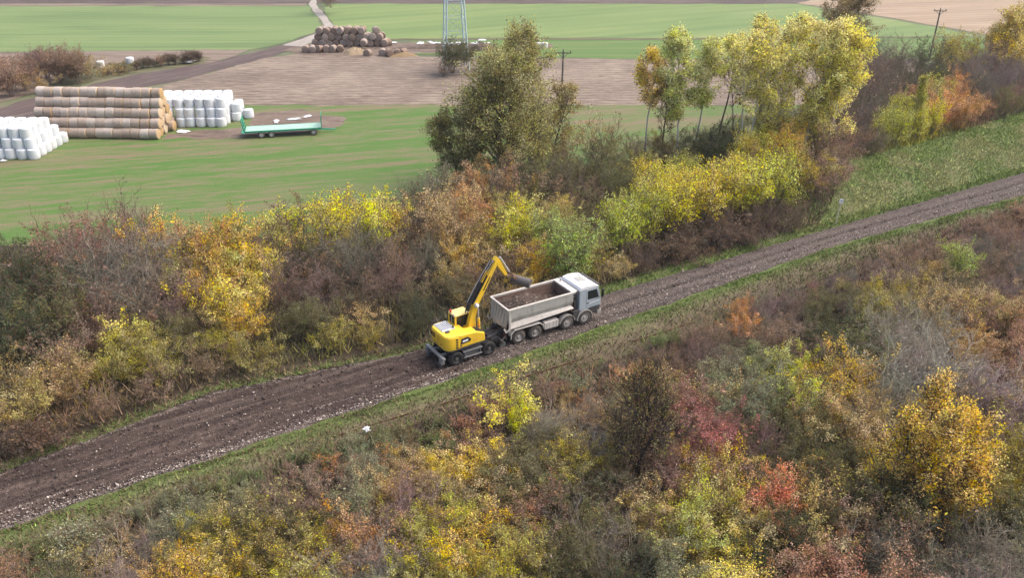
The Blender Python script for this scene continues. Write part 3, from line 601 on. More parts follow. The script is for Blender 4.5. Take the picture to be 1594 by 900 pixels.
BUSHES = []     # everything placed, labelled further down
def put_bush(x, y, h, kind, col, rs, wide=1.0, name=None):
    st, lf = rs.choice(SHRUBS[kind]); z = ground_z(x, y); k = h / H0[kind]
    nm = name or {'leafy': 'leafy_bush', 'sparse': 'shrub', 'bare': 'twiggy_bush', 'willow': 'dense_bush', 'low': 'low_bush', 'upright': 'sapling'}[kind]
    t = bpy.data.objects.new(nm, None); link(t); t.empty_display_size = 0.2
    t.location = (x, y, z); t.rotation_euler = (rs.gauss(0, .04), rs.gauss(0, .04), rs.random() * 6.28); kw = k * wide * rs.uniform(0.9, 1.15); t.scale = (kw, kw, k)
    lc, sc_ = PAL[col]; f = rs.uniform(0.82, 1.2)
    a = link(bpy.data.objects.new('stems', st), t); a.color = (*[c * rs.uniform(.85, 1.15) for c in sc_], 1)
    b = link(bpy.data.objects.new('foliage', lf), t); b.color = (*[min(0.88, c * f * rs.uniform(.93, 1.07)) for c in lc], 1)
    BUSHES.append(dict(o=t, kind=kind, col=col, x=x, y=y, h=h, nm=nm)); return t

def dart(poly, rmin, rs, tries, taken):
    xs = [p[0] for p in poly]; ys = [p[1] for p in poly]; n = 0
    for _ in range(tries):
        x, y = rs.uniform(min(xs), max(xs)), rs.uniform(min(ys), max(ys))
        if not inside(poly, x, y): continue
        px, py = P(x, y)
        r = rmin(px, py)
        if all((x - a) ** 2 + (y - b) ** 2 > (0.5 * (r + c)) ** 2 for a, b, c in taken):
            taken.append((x, y, r)); n += 1
            if n > 520: break
            yield x, y, px, py
rs = random.Random(11)
N_TOP = [(-60, 440), (0, 436), (60, 425), (130, 420), (200, 412), (330, 410), (440, 392), (600, 365), (690, 335), (800, 290), (900, 262), (985, 250), (1100, 248), (1200, 240), (1290, 225), (1320, 160), (1400, 132), (1500, 128), (1594, 112), (1680, 100)]
N_BOT = [(-60, 738), (0, 722), (330, 596), (660, 528), (800, 488), (960, 438), (1100, 398), (1270, 352), (1296, 320), (1312, 272), (1420, 246), (1500, 222), (1594, 192), (1680, 165)]
polyN = [G(*p) for p in N_TOP] + [G(*p) for p in reversed(N_BOT)]
def h_n(px, py):
    b = interp(N_BOT, px); t = interp(N_TOP, px); f = (b - py) / max(1, b - t)          # 0 at the road, 1 at the meadow
    if px > 1300: return 3.2 + 1.6 * f
    if px > 940: return 2.0 + 1.3 * min(1, f * 1.6)
    if px > 830: return 2.2 + 1.5 * min(1, f * 1.5)
    return 1.9 + 2.3 * min(1, f * 1.5)
taken = []
# shrubs that stand out, placed by hand: base px, height, kind, colour, width
HERO_N = [((160, 470), 4.6, 'bare', 'purple_grey', 1.1), ((255, 485), 4.8, 'bare', 'grey', 1.1), ((190, 445), 4.6, 'bare', 'purple_grey', 1.1), ((95, 455), 4.2, 'sparse', 'red_brown', 1.2), ((285, 520), 3.6, 'sparse', 'purple_grey', 1.0), ((540, 460), 3.4, 'bare', 'dark_brown', 1.0), ((480, 440), 3.4, 'bare', 'dark_brown', 1.1), ((600, 470), 3.2, 'bare', 'purple_grey', 1.0), ((560, 500), 3.0, 'sparse', 'dark_brown', 1.1), ((885, 448), 4.6, 'willow', 'willow_green', 1.0), ((840, 440), 3.2, 'leafy', 'gold', 0.9), ((215, 492), 5.6, 'bare', 'purple_grey', 1.15), ((130, 450), 4.4, 'sparse', 'crimson', 1.15), ((205, 405), 5.0, 'bare', 'brown', 0.9),
          ((450, 392), 3.4, 'willow', 'yellow', 1.1), ((515, 390), 3.7, 'willow', 'yellow', 1.0), ((548, 372), 3.6, 'upright', 'gold', 0.9), ((580, 375), 3.9, 'upright', 'yellow', 1.0), ((612, 370), 3.6, 'upright', 'yellow', 0.9), ((690, 330), 3.6, 'willow', 'sage', 1.15),
          ((370, 520), 4.0, 'upright', 'pale_yellow', 1.0), ((398, 500), 4.4, 'upright', 'pale_yellow', 0.9), ((345, 530), 3.0, 'upright', 'olive_yellow', 1.0), ((182, 575), 3.2, 'upright', 'pale_yellow', 1.0), ((280, 430), 4.0, 'leafy', 'ochre', 1.0), ((370, 420), 3.8, 'leafy', 'olive_yellow', 0.9),
          ((960, 398), 4.2, 'willow', 'yellow_green', 1.0), ((1000, 380), 4.7, 'willow', 'yellow_green', 0.9), ((1045, 368), 4.8, 'willow', 'yellow', 0.95), ((1085, 358), 4.6, 'willow', 'yellow', 0.9), ((1125, 346), 5.0, 'willow', 'yellow', 0.9), ((1165, 340), 5.0, 'willow', 'yellow', 0.9), ((1205, 330), 4.9, 'willow', 'yellow_green', 0.9), ((1065, 345), 4.2, 'willow', 'yellow', 0.9), ((1145, 328), 4.3, 'willow', 'yellow', 0.9), ((1022, 358), 4.0, 'willow', 'yellow', 0.9), ((1240, 318), 4.6, 'leafy', 'olive_yellow', 1.0), ((1275, 325), 4.2, 'sparse', 'red_brown', 0.9),
          ((735, 345), 3.4, 'leafy', 'orange', 0.8), ((785, 410), 4.2, 'upright', 'yellow', 0.9), ((818, 395), 4.2, 'upright', 'pale_yellow', 0.9), ((720, 430), 3.0, 'leafy', 'gold', 0.8),
          ((1385, 247), 3.6, 'willow', 'yellow_green', 0.9), ((1365, 250), 3.0, 'willow', 'yellow_green', 0.9), ((1445, 232), 3.6, 'willow', 'yellow', 0.8), ((1420, 240), 3.2, 'willow', 'yellow', 0.8), ((1485, 222), 3.8, 'leafy', 'orange', 0.9)]
for (px, py), h, k, c, wd in HERO_N:
    x, y = G(px, py); taken.append((x, y, 1.7)); put_bush(x, y, h, k, c, rs, wd)
for x, y, px, py in dart(polyN, lambda px, py: 2.05 + 0.9 * max(0, min(1, (430 - py) / 250)), rs, 14000, taken):
    h = h_n(px, py) * rs.uniform(0.75, 1.25); cx, cy = P(x, y, h * 0.62)
    _, _, k, c = pick_look(CP_N, cx, cy, rs)
    if k == 'low': h = min(h, 1.9) * rs.uniform(0.8, 1.1)
    put_bush(x, y, h, k, c, rs, 1.1 if h < 3 else 0.95)
S_TOP = [(-60, 905), (0, 868), (130, 830), (260, 784), (400, 736), (520, 699), (700, 655), (850, 612), (960, 565), (1085, 520), (1200, 470), (1300, 438), (1420, 385), (1594, 325), (1700, 290)]
S_BOT = [(-60, 1000), (0, 990), (400, 990), (800, 1010), (1200, 1010), (1700, 1010)]
polyS = [G(*p) for p in S_TOP] + [G(*p) for p in reversed(S_BOT)]
def h_s(px, py):
    t = interp(S_TOP, px); f = max(0, min(1, (py - t) / 130.0))
    return 0.7 + 1.5 * f + (0.4 if px > 1000 else 0.0)
taken = []
HERO_S = [((796, 672), 3.3, 'upright', 'pale_yellow', 1.15), ((800, 690), 2.6, 'upright', 'yellow', 1.0), ((1485, 450), 3.2, 'willow', 'willow_green', 0.75), ((1205, 820), 3.0, 'leafy', 'coral_red', 0.85), ((1185, 840), 2.2, 'leafy', 'rust', 0.9), ((1085, 700), 3.0, 'leafy', 'crimson', 1.0), ((1115, 715), 2.6, 'leafy', 'crimson', 0.9),
          ((1400, 640), 4.2, 'bare', 'silver_grey', 1.3), ((1470, 630), 4.0, 'bare', 'silver_grey', 1.2), ((1545, 690), 3.6, 'bare', 'silver_grey', 1.1), ((1340, 680), 3.2, 'bare', 'grey', 1.1), ((1150, 512), 1.9, 'leafy', 'orange', 0.7), ((560, 830), 2.6, 'willow', 'sage', 0.9), ((635, 835), 2.9, 'bare', 'purple_grey', 1.1)]
for (px, py), h, k, c, wd in HERO_S:
    x, y = G(px, py); taken.append((x, y, 1.6)); put_bush(x, y, h, k, c, rs, wd)
taken.append((*G(1445, 790), 3.0)); taken.append((*G(985, 745), 2.0))
for x, y, px, py in dart(polyS, lambda px, py: 1.25 + 0.45 * max(0, min(1, (px - 900) / 500)), rs, 20000, taken):
    h = h_s(px, py) * rs.uniform(0.75, 1.25); cx, cy = P(x, y, h * 0.62)
    _, _, k, c = pick_look(CP_S, cx, cy, rs)
    if k == 'low': h = min(h, 1.3) * rs.uniform(0.8, 1.1)
    put_bush(x, y, h, k, c, rs, 1.2 if h < 2.4 else 1.05)
# far hedges and the shrub under the pylon
for (px, py), h, k, c, wd in [((18, 150), 4.2, 'willow', 'red_brown', 1.3), ((-30, 158), 4.2, 'willow', 'brown', 1.2), ((62, 145), 3.0, 'leafy', 'ochre', 1.0), ((75, 122), 3.9, 'willow', 'purple_grey', 1.2), ((95, 130), 4.2, 'willow', 'red_brown', 1.2), ((122, 130), 3.9, 'willow', 'brown', 1.1), ((140, 122), 3.4, 'leafy', 'ochre', 0.9), ((52, 112), 3.0, 'leafy', 'dark_green', 1.0),
                              ((222, 106), 1.3, 'willow', 'dark_brown', 1.4), ((212, 108), 1.2, 'willow', 'brown', 1.4), ((231, 105), 1.4, 'willow', 'dark_brown', 1.4), ((251, 103), 1.5, 'willow', 'brown', 1.4), ((273, 100), 1.5, 'willow', 'dark_brown', 1.4), ((293, 98), 1.6, 'willow', 'dark_brown', 1.4), ((310, 95), 1.4, 'willow', 'dark_brown', 1.3), ((40, 140), 3.8, 'willow', 'brown', 1.1), ((110, 122), 4.0, 'willow', 'red_brown', 1.1), ((58, 125), 3.4, 'willow', 'purple_grey', 1.1), ((5, 140), 4.2, 'willow', 'red_brown', 1.1), ((240, 104), 1.3, 'leafy', 'dark_brown', 1.3), ((262, 101), 1.5, 'willow', 'dark_brown', 1.3), ((284, 99), 1.3, 'leafy', 'dark_brown', 1.3), ((302, 96), 1.6, 'willow', 'dark_brown', 1.4), ((168, 116), 1.3, 'low', 'ochre', 1.4), ((190, 112), 1.4, 'low', 'olive', 1.4),
                              ((704, 116), 4.0, 'willow', 'dark_green', 1.4), ((725, 112), 2.8, 'leafy', 'dark_green', 1.3), ((690, 118), 2.0, 'sparse', 'brown', 1.2), ((510, 20), 4.5, 'bare', 'purple_grey', 1.1), ((516, 22), 3.0, 'bare', 'grey', 1.1)]:
    put_bush(*G(px, py), h, k, c, rs, wd)
print('bushes', len(BUSHES))

# ------------------------------------------------------------------ trees
def tree_obj(name, label, cat, px, py, skel, trunk_c, leaf_c, nleaf, lsize, spread, drop=0.15, up=0.3, scale=1.0, group=None, tilt=(0, 0), droop=0.0):
    x, y = G(px, py); t = thing(name, label, cat, (x, y, ground_z(x, y)), 0, group); t.rotation_euler = (tilt[1], tilt[0], 0)
    a = link(bpy.data.objects.new('trunk', skel.tubes('trunk', 6)), t); a.color = (*trunk_c, 1)
    b = link(bpy.data.objects.new('crown', skel.leaves('crown', nleaf, lsize, spread, up, drop, droop)), t); b.color = (*leaf_c, 1)
    return t
def tree_skel(seed, H, W, first=0.35, nbr=26, nsub=5, ntw=5, trunk_r=0.16, lean=0.0, rise=0.5, twl=0.8, shape='oval', stems=1, wander=0.05):
    s = Skel(seed); r = s.r; c = 0
    for k in range(stems):
        a0 = 2 * pi * (k + r.random() * .5) / stems; d = np.array([cos(a0) * 0.10 * (stems > 1) * 2.2 + lean, sin(a0) * 0.10 * (stems > 1) * 2.2, 1.0])
        Hk = H * (1.0 if k == 0 else r.uniform(0.78, 0.98)); tr = s.poly((cos(a0) * 0.25 * (stems > 1), sin(a0) * 0.25 * (stems > 1), -0.1), d, Hk, 9, trunk_r, 0.02, wander, 0.04)
        for j in range(nbr):
            c += 1; f = (j + r.random()) / nbr; t = first + (0.99 - first) * f; p, dd = s.at(tr, t)
            prof = {'oval': sin(pi * min(0.97, 0.14 + 0.80 * f)) ** 0.8, 'cone': 1.05 - 0.85 * f, 'dome': 1.0 - 0.70 * f ** 1.2, 'round': math.sqrt(max(0.05, 1 - (1.6 * f - 0.7) ** 2)), 'top': 0.45 + 0.55 * sin(pi * f)}[shape]
            L = W * prof * r.uniform(0.7, 1.15); br = s.poly(p, s.side(dd, 1.15 - rise * (0.4 + 0.5 * f)), L, 4, max(0.02, trunk_r * 0.36 * (1 - 0.6 * f)), 0.012, 0.14, 0.07)
            for m in range(nsub):
                q, d2 = s.at(br, 0.3 + 0.7 * (m + r.random()) / nsub); sb = s.poly(q, s.side(d2, 0.7), L * 0.36 * r.uniform(.6, 1.2), 2, 0.018, 0.009, 0.2, 0.06)
                for n in range(ntw):
                    q2, d3 = s.at(sb, 0.2 + 0.8 * (n + r.random()) / ntw); tw = s.poly(q2, s.side(d3, 0.6), twl * r.uniform(.5, 1.2), 2, 0.009, 0.005, 0.2, 0.05)
                    s.tw += [(tw[0], tw[1], c * 7 + m), (tw[1], tw[2], c * 7 + m)]
    return s
BIRCH_T = (0.55, 0.53, 0.49); DARK_T = (0.085, 0.07, 0.058)
hf = height_for
# the big olive tree in the middle
tree_obj('broadleaf_tree', 'tallest olive-green broad tree with half bare top, between the pylon and the wooden pole', 'tree', 786, 285, tree_skel(21, hf(786, 285, 74), 7.4, 0.05, 60, 6, 6, 0.26, -0.02, 0.66, 1.0, 'dome', 2, 0.04), DARK_T, (0.45, 0.43, 0.14), 62000, 0.16, 0.26, 0.12)
tree_obj('broadleaf_tree', 'lower olive-ochre tree leaning against the big olive tree on its pole side', 'tree', 850, 268, tree_skel(22, hf(850, 268, 140), 2.7, 0.15, 26, 5, 5, 0.14, 0.03, 0.7, 0.8, 'oval', 2), DARK_T, (0.42, 0.34, 0.11), 20000, 0.14, 0.22, 0.25)
tree_obj('small_tree', 'dull green round tree at the foot of the big olive tree by the meadow', 'tree', 722, 292, tree_skel(23, hf(722, 292, 165), 2.7, 0.12, 24, 5, 5, 0.12, -0.02, 0.6, 0.8, 'round', 2), DARK_T, (0.27, 0.265, 0.095), 28000, 0.14, 0.22, 0.2)
# yellow birches and poplars along the strip
for nm, lb, px, py, top, W, first, nb, col, tc, nl, shp, st, ln in [
    ('birch_tree', 'orange-yellow birch with a thin high crown, first of the row beside the stubble field', 1003, 252, 62, 1.9, 0.55, 16, (0.80, 0.60, 0.10), BIRCH_T, 3600, 'top', 1, -0.01),
    ('birch_tree', 'lime-green birch with pale trunk behind the bare dark red tree', 1052, 262, 38, 2.4, 0.42, 24, (0.66, 0.70, 0.19), BIRCH_T, 6200, 'top', 1, 0.0),
    ('birch_tree', 'slim lime birch with white trunk, close beside the grey crowned one', 1080, 255, 60, 1.9, 0.48, 18, (0.70, 0.72, 0.19), BIRCH_T, 4200, 'top', 1, 0.01),
    ('poplar_tree', 'thin yellow poplar with a bare see-through lower half', 1118, 225, 50, 2.0, 0.55, 18, (0.78, 0.73, 0.18), (0.16, 0.14, 0.12), 3200, 'top', 1, 0.0),
    ('poplar_tree', 'narrow yellow poplar with a pale forked trunk beside the big yellow poplar', 1152, 262, 52, 2.1, 0.52, 20, (0.78, 0.73, 0.18), BIRCH_T, 3900, 'top', 2, 0.01),
    ('poplar_tree', 'sparse yellow-topped poplar with dark trunk just before the big yellow poplar', 1172, 245, 36, 1.9, 0.5, 18, (0.80, 0.73, 0.17), (0.14, 0.12, 0.11), 3600, 'top', 1, 0.0),
    ('poplar_tree', 'broad yellow-green poplar with hanging lower boughs and thin white trunks', 1205, 255, 34, 3.6, 0.16, 40, (0.82, 0.76, 0.17), BIRCH_T, 12000, 'oval', 2, 0.0),
    ('poplar_tree', 'largest bright yellow poplar with a thick leaning white trunk', 1245, 258, 40, 4.1, 0.22, 48, (0.85, 0.78, 0.17), (0.46, 0.44, 0.40), 17000, 'oval', 1, 0.05),
    ('poplar_tree', 'lower yellow poplar at the edge next to the reddish bushes', 1283, 255, 70, 3.1, 0.14, 36, (0.84, 0.77, 0.17), BIRCH_T, 8500, 'oval', 1, 0.02)]:
    tree_obj(nm, lb, 'tree', px, py, tree_skel(px, hf(px, py, top + 24), W * 1.04, first - 0.04, int(nb * 1.25), 4, 5, 0.13 if px != 1245 else 0.21, ln, 0.42, 0.75, shp, st), tc, col, int(nl * 2.6), 0.165, 0.24, 0.08, 0.3, 1.0, 'yellow trees beside the stubble field', droop=0.25)
tree_obj('broadleaf_tree', 'tall round brown-olive tree rising behind the yellow poplars', 'tree', 1280, 185, tree_skel(31, hf(1280, 185, 34), 4.8, 0.3, 34, 5, 5, 0.22, 0, 0.6, 0.9, 'round', 1), DARK_T, (0.29, 0.23, 0.11), 24000, 0.15, 0.18, 0.12)
tree_obj('bare_tree', 'bare dark purple tree standing before the orange-yellow birch', 'tree', 1028, 250, tree_skel(32, hf(1028, 250, 128), 1.9, 0.32, 26, 6, 7, 0.12, 0, 0.75, 0.7, 'oval', 1), (0.085, 0.055, 0.055), (0.14, 0.06, 0.055), 900, 0.12, 0.1, 0.3)
tree_obj('bare_tree', 'thin leafless tree with pale twigs between the thin yellow poplars', 'tree', 1138, 225, tree_skel(33, hf(1138, 225, 115), 1.7, 0.3, 20, 5, 6, 0.08, 0, 0.7, 0.7, 'oval', 1), (0.17, 0.14, 0.12), (0.22, 0.17, 0.08), 300, 0.11, 0.1, 0.3)
tree_obj('broadleaf_tree', 'golden yellow tree at the far corner by the dry maize', 'tree', 1572, 122, tree_skel(34, hf(1572, 122, 24), 3.6, 0.22, 34, 5, 5, 0.16, 0, 0.6, 0.9, 'round', 2), (0.15, 0.12, 0.10), (0.72, 0.56, 0.12), 24000, 0.16, 0.17, 0.18)
tree_obj('broadleaf_tree', 'low yellow-olive tree beside the golden one at the strip of young crop', 'tree', 1532, 120, tree_skel(35, hf(1532, 120, 66), 2.4, 0.15, 24, 5, 5, 0.1, 0, 0.6, 0.8, 'round', 2), (0.13, 0.11, 0.09), (0.40, 0.34, 0.07), 12000, 0.14, 0.15, 0.15)
tree_obj('birch_tree', 'small slender lime birch over the bank', 'tree', 1411, 236, tree_skel(36, hf(1411, 236, 140), 1.1, 0.25, 22, 4, 4, 0.07, 0.02, 0.7, 0.5, 'cone', 1), BIRCH_T, (0.55, 0.54, 0.08), 4500, 0.15, 0.12, 0.12)
# scrub in front of the road: two that stand out
tree_obj('broadleaf_tree', 'orange-yellow tree standing out in the scrub among silver-grey twigs', 'tree', 1418, 815, tree_skel(41, hf(1418, 815, 612), 2.5, 0.06, 44, 5, 5, 0.10, 0.03, 0.55, 0.55, 'cone', 3), DARK_T, (0.86, 0.61, 0.08), 26000, 0.10, 0.12, 0.22)
tree_obj('broadleaf_tree', 'low orange-yellow tree close against the bigger orange one', 'tree', 1490, 810, tree_skel(42, hf(1490, 810, 680), 2.0, 0.06, 36, 5, 5, 0.08, 0.0, 0.5, 0.5, 'round', 2), DARK_T, (0.86, 0.61, 0.08), 22000, 0.10, 0.11, 0.10)
tree_obj('broadleaf_tree', 'wide open tree with dark forked trunks and thin olive leaves in the scrub', 'tree', 985, 748, tree_skel(43, hf(985, 748, 605), 2.5, 0.22, 24, 5, 6, 0.11, 0, 0.75, 0.6, 'round', 3, 0.09), (0.05, 0.04, 0.036), (0.24, 0.205, 0.07), 4500, 0.11, 0.1, 0.3)

# ------------------------------------------------------------------ what covers the ground
HUE = NT('ground_plants'); at_ = HUE.n('ShaderNodeAttribute'); at_.attribute_name = 'hue'; HUE.base(at_.outputs['Color']); HUE.b.inputs['Roughness'].default_value = 0.9; HUE.b.inputs['Specular IOR Level'].default_value = 0.1; HUE = HUE.m
def blades(name, pts, hts, cols, r, wd=0.05, lean=0.5, k=1):
    n = len(pts); p = np.array(pts); h = np.array(hts)[:, None]; az = r.random((n, 1)) * 2 * pi
    u = np.concatenate([np.cos(az), np.sin(az), np.zeros((n, 1))], 1) * wd * r.uniform(.6, 1.5, (n, 1)); tip = p + np.concatenate([np.clip(r.normal(0, lean, (n, 2)), -1, 1) * np.minimum(h, 0.9), h * r.uniform(.7, 1.2, (n, 1))], 1)
    V = np.stack([p - u, p + u, tip], 1).reshape(-1, 3)
    return tag(link(bpy.data.objects.new(name, np_mesh(name, V, np.arange(3 * n).reshape(-1, 3), HUE, col=cols))), kind='stuff')
def scatter_poly(poly, n, r):
    P_ = np.array(poly); lo, hi = P_.min(0), P_.max(0); out = []
    from mathutils.geometry import tessellate_polygon
    tri = tessellate_polygon([[Vector((a, b, 0)) for a, b in poly]]); T = np.array([[poly[i] for i in t] for t in tri])
    A = 0.5 * np.abs((T[:, 1, 0] - T[:, 0, 0]) * (T[:, 2, 1] - T[:, 0, 1]) - (T[:, 2, 0] - T[:, 0, 0]) * (T[:, 1, 1] - T[:, 0, 1]))
    k = r.choice(len(T), n, p=A / A.sum()); a, b = r.random((n, 1)), r.random((n, 1)); s = np.sqrt(a)
    return (1 - s) * T[k, 0] + s * (1 - b) * T[k, 1] + s * b * T[k, 2]
def lab_cols(cols, n, r, var=0.3):
    c = np.array(cols)[r.integers(0, len(cols), n)]; return np.clip(c * np.exp(r.normal(0, var, (n, 1))), 0.01, 0.8)
g_ = np.random.default_rng(3)
def under(name, poly, n, hmean, cps):
    xy = scatter_poly(poly, n, g_); z = np.array([ground_z(a, b) for a, b in xy]); cl = []
    cx = np.array([c[0] for c in cps]); cy = np.array([c[1] for c in cps]); cc = np.array([0.35 * np.array(PAL[c[3]][0]) + 0.4 * np.array(PAL[c[3]][1]) for c in cps])
    for a, b in xy:
        px, py = P(a, b, 0.6); cl.append(cc[int(np.argmin((cx - px + g_.normal(0, 25)) ** 2 + (cy - py + g_.normal(0, 20)) ** 2))])
    cl = np.clip(np.array(cl) * np.exp(g_.normal(0, 0.35, (n, 1))), 0.01, 0.6)
    blades(name, np.column_stack([xy, z]), np.minimum(1.2, hmean * np.exp(g_.normal(0, 0.4, n))), cl, g_, 0.045, 0.45)
under('undergrowth', polyN, 60000, 0.75, CP_N)
under('undergrowth', polyS, 42000, 0.55, CP_S)
def strip_pts(n, f, r, u0=-42, u1=88):
    u = r.uniform(u0, u1, n); out = []
    for a in u:
        v = f(a, r); x, y, _ = uvw(a, v); out.append((x, y, ground_z(x, y) + 0.02))
    return out, u
GR = [(0.125, 0.20, 0.045), (0.16, 0.235, 0.055), (0.10, 0.155, 0.04), (0.19, 0.20, 0.075)]
DRY = [(0.165, 0.125, 0.075), (0.14, 0.10, 0.065), (0.12, 0.115, 0.05), (0.20, 0.155, 0.095)]
def verge_v(a, r): return road_lo(a) + 0.1 - abs(r.normal(0, 0.45 + 0.25 * fbm(a * 0.6, 2, 3) + (0.15 if a > -4 else -0.12))) - 0.3 - 0.35 * max(0, fbm(a * 0.8, 5, 1))
pts, u = strip_pts(24000, verge_v, g_); blades('grass', pts, 0.12 * np.exp(g_.normal(0, .4, len(pts))), np.where(((u > -6) | (g_.random(len(u)) < 0.35))[:, None], lab_cols(GR, len(pts), g_), lab_cols(DRY + GR[2:3], len(pts), g_)), g_, 0.03, 0.8)
pts, u = strip_pts(26000, lambda a, r: road_lo(a) - r.uniform(1.0, south_w(a) + 0.3), g_); blades('grass', pts, 0.18 * np.exp(g_.normal(0, .5, len(pts))), lab_cols(DRY + GR[2:], len(pts), g_), g_, 0.035, 0.6)
pts, u = strip_pts(14000, lambda a, r: road_hi(a) + r.uniform(0.0, north_w(a) + 0.2), g_); blades('grass', pts, 0.2 * np.exp(g_.normal(0, .5, len(pts))), np.where((u > 8)[:, None], lab_cols(GR, len(pts), g_), lab_cols(DRY + GR[2:3], len(pts), g_)), g_, 0.035, 0.6)
bpts, bu = strip_pts(62000, lambda a, r: road_hi(a) + r.uniform(0.5, 12), g_, 36.5, 92); xy = np.array(bpts)[:, :2]; z = np.array(bpts)[:, 2]; pn = np.array([fbm(a * 0.5, b * 0.5, 7) for a, b in xy])
cl = np.where((pn > 0.1)[:, None], lab_cols([(0.36, 0.345, 0.16), (0.31, 0.34, 0.125)], len(xy), g_), lab_cols([(0.235, 0.31, 0.09), (0.27, 0.335, 0.105), (0.20, 0.265, 0.085)], len(xy), g_))
blades('grass', np.column_stack([xy, z]), 0.15 * np.exp(g_.normal(0, .35, len(xy))), cl, g_, 0.05, 0.5)
# loose stones of the ballast
def stones(n, f, name='gravel', sz=0.035, cl=[(0.30, 0.255, 0.225), (0.20, 0.16, 0.145), (0.42, 0.37, 0.33), (0.13, 0.10, 0.09)]):
    pts, u = strip_pts(n, f, g_); p = np.array(pts); s = sz * np.exp(g_.normal(0, .4, (n, 1)))
    base = np.array([(1, 0, 0), (0, 1, 0), (-1, 0, 0), (0, -1, 0), (0, 0, .8), (0, 0, -.6)]); V = p[:, None, :] + base[None] * s[:, :, None] * g_.uniform(.6, 1.3, (n, 6, 1))
    f8 = np.array([(0, 1, 4), (1, 2, 4), (2, 3, 4), (3, 0, 4), (1, 0, 5), (2, 1, 5), (3, 2, 5), (0, 3, 5)]); F = (np.arange(n)[:, None, None] * 6 + f8[None]).reshape(-1, 3)
    c = np.repeat(lab_cols(cl, n, g_, 0.25), 8, 0)
    V[:, :, 2] += 0.10
    tag(link(bpy.data.objects.new(name, np_mesh(name, V.reshape(-1, 3), F, HUE, col=c))), kind='stuff')
def ballast_v(a, r):
    lo, hi = road_lo(a), road_hi(a)
    if a > -0.5: return lo + abs(r.normal(0, 0.35)) * (hi - lo) - 0.05
    return lo + (abs(r.normal(0, 0.05 + 0.05 * max(0, fbm(a * .5, 1, 2)))) if r.random() < 0.72 else 0.23 + r.normal(0, 0.012) if fbm(a * .4, 7, 3) > 0 else r.random()) * (hi - lo)
stones(16000, ballast_v)
stones(9000, lambda a, r: road_lo(a) + r.random() * (road_hi(a) - road_lo(a)), 'dirt', 0.045, [(0.075, 0.055, 0.048), (0.055, 0.04, 0.035), (0.11, 0.085, 0.075)])

# ------------------------------------------------------------------ machines
def wheel(parent, x, y, r, wdt, side, rim_mat=None, hub=0.5, dish=0.05, tyre=None):
    """a wheel of its own: tyre with rim; side -1 = faces the local -y side"""
    o = side
    prof = [(r * 0.60, -wdt / 2), (r * 0.88, -wdt / 2), (r * 0.97, -wdt * 0.40), (r, -wdt * 0.30), (r, wdt * 0.30), (r * 0.97, wdt * 0.40), (r * 0.88, wdt / 2), (r * 0.60, wdt / 2)]
    mb = MB(); mb.lathe(prof + [prof[0]], 'y', 30); n = 22
    for i in range(n):                                        # tread blocks
        a = 2 * pi * i / n; q = Matrix.Rotation(-a, 3, 'Y'); c = q @ Vector((r * 1.0, 0, 0)); mb.box(c, (0.035, wdt * 0.66, r * 0.13), q)
    t = mb.build('tyre', tyre or TYRE, None, True)
    w_ = bpy.data.objects.new('wheel', None); link(w_, parent); w_.location = (x, y, r); t.parent = w_
    rb = MB(); f = o * wdt / 2
    rb.lathe([(r * 0.62, f * 0.98), (r * 0.60, f * 0.80), (r * 0.55, f * (0.80 - dish * 6)), (r * 0.30, f * (0.62 - dish * 8)), (r * 0.24, f * 0.80), (r * 0.20, f * 1.06), (0.001, f * 1.08)], 'y', 26)
    for i in range(8):
        a = 2 * pi * i / 8; rb.cyl((cos(a) * r * 0.36, f * 0.40, sin(a) * r * 0.36), (cos(a) * r * 0.36, f * 0.66, sin(a) * r * 0.36), r * 0.03, n=6)
    rb.lathe([(r * 0.61, -f * 0.9), (r * 0.25, -f * 0.5), (0.001, -f * 0.5)], 'y', 20)
    rb.build('rim', rim_mat or RIM, w_, True); return w_

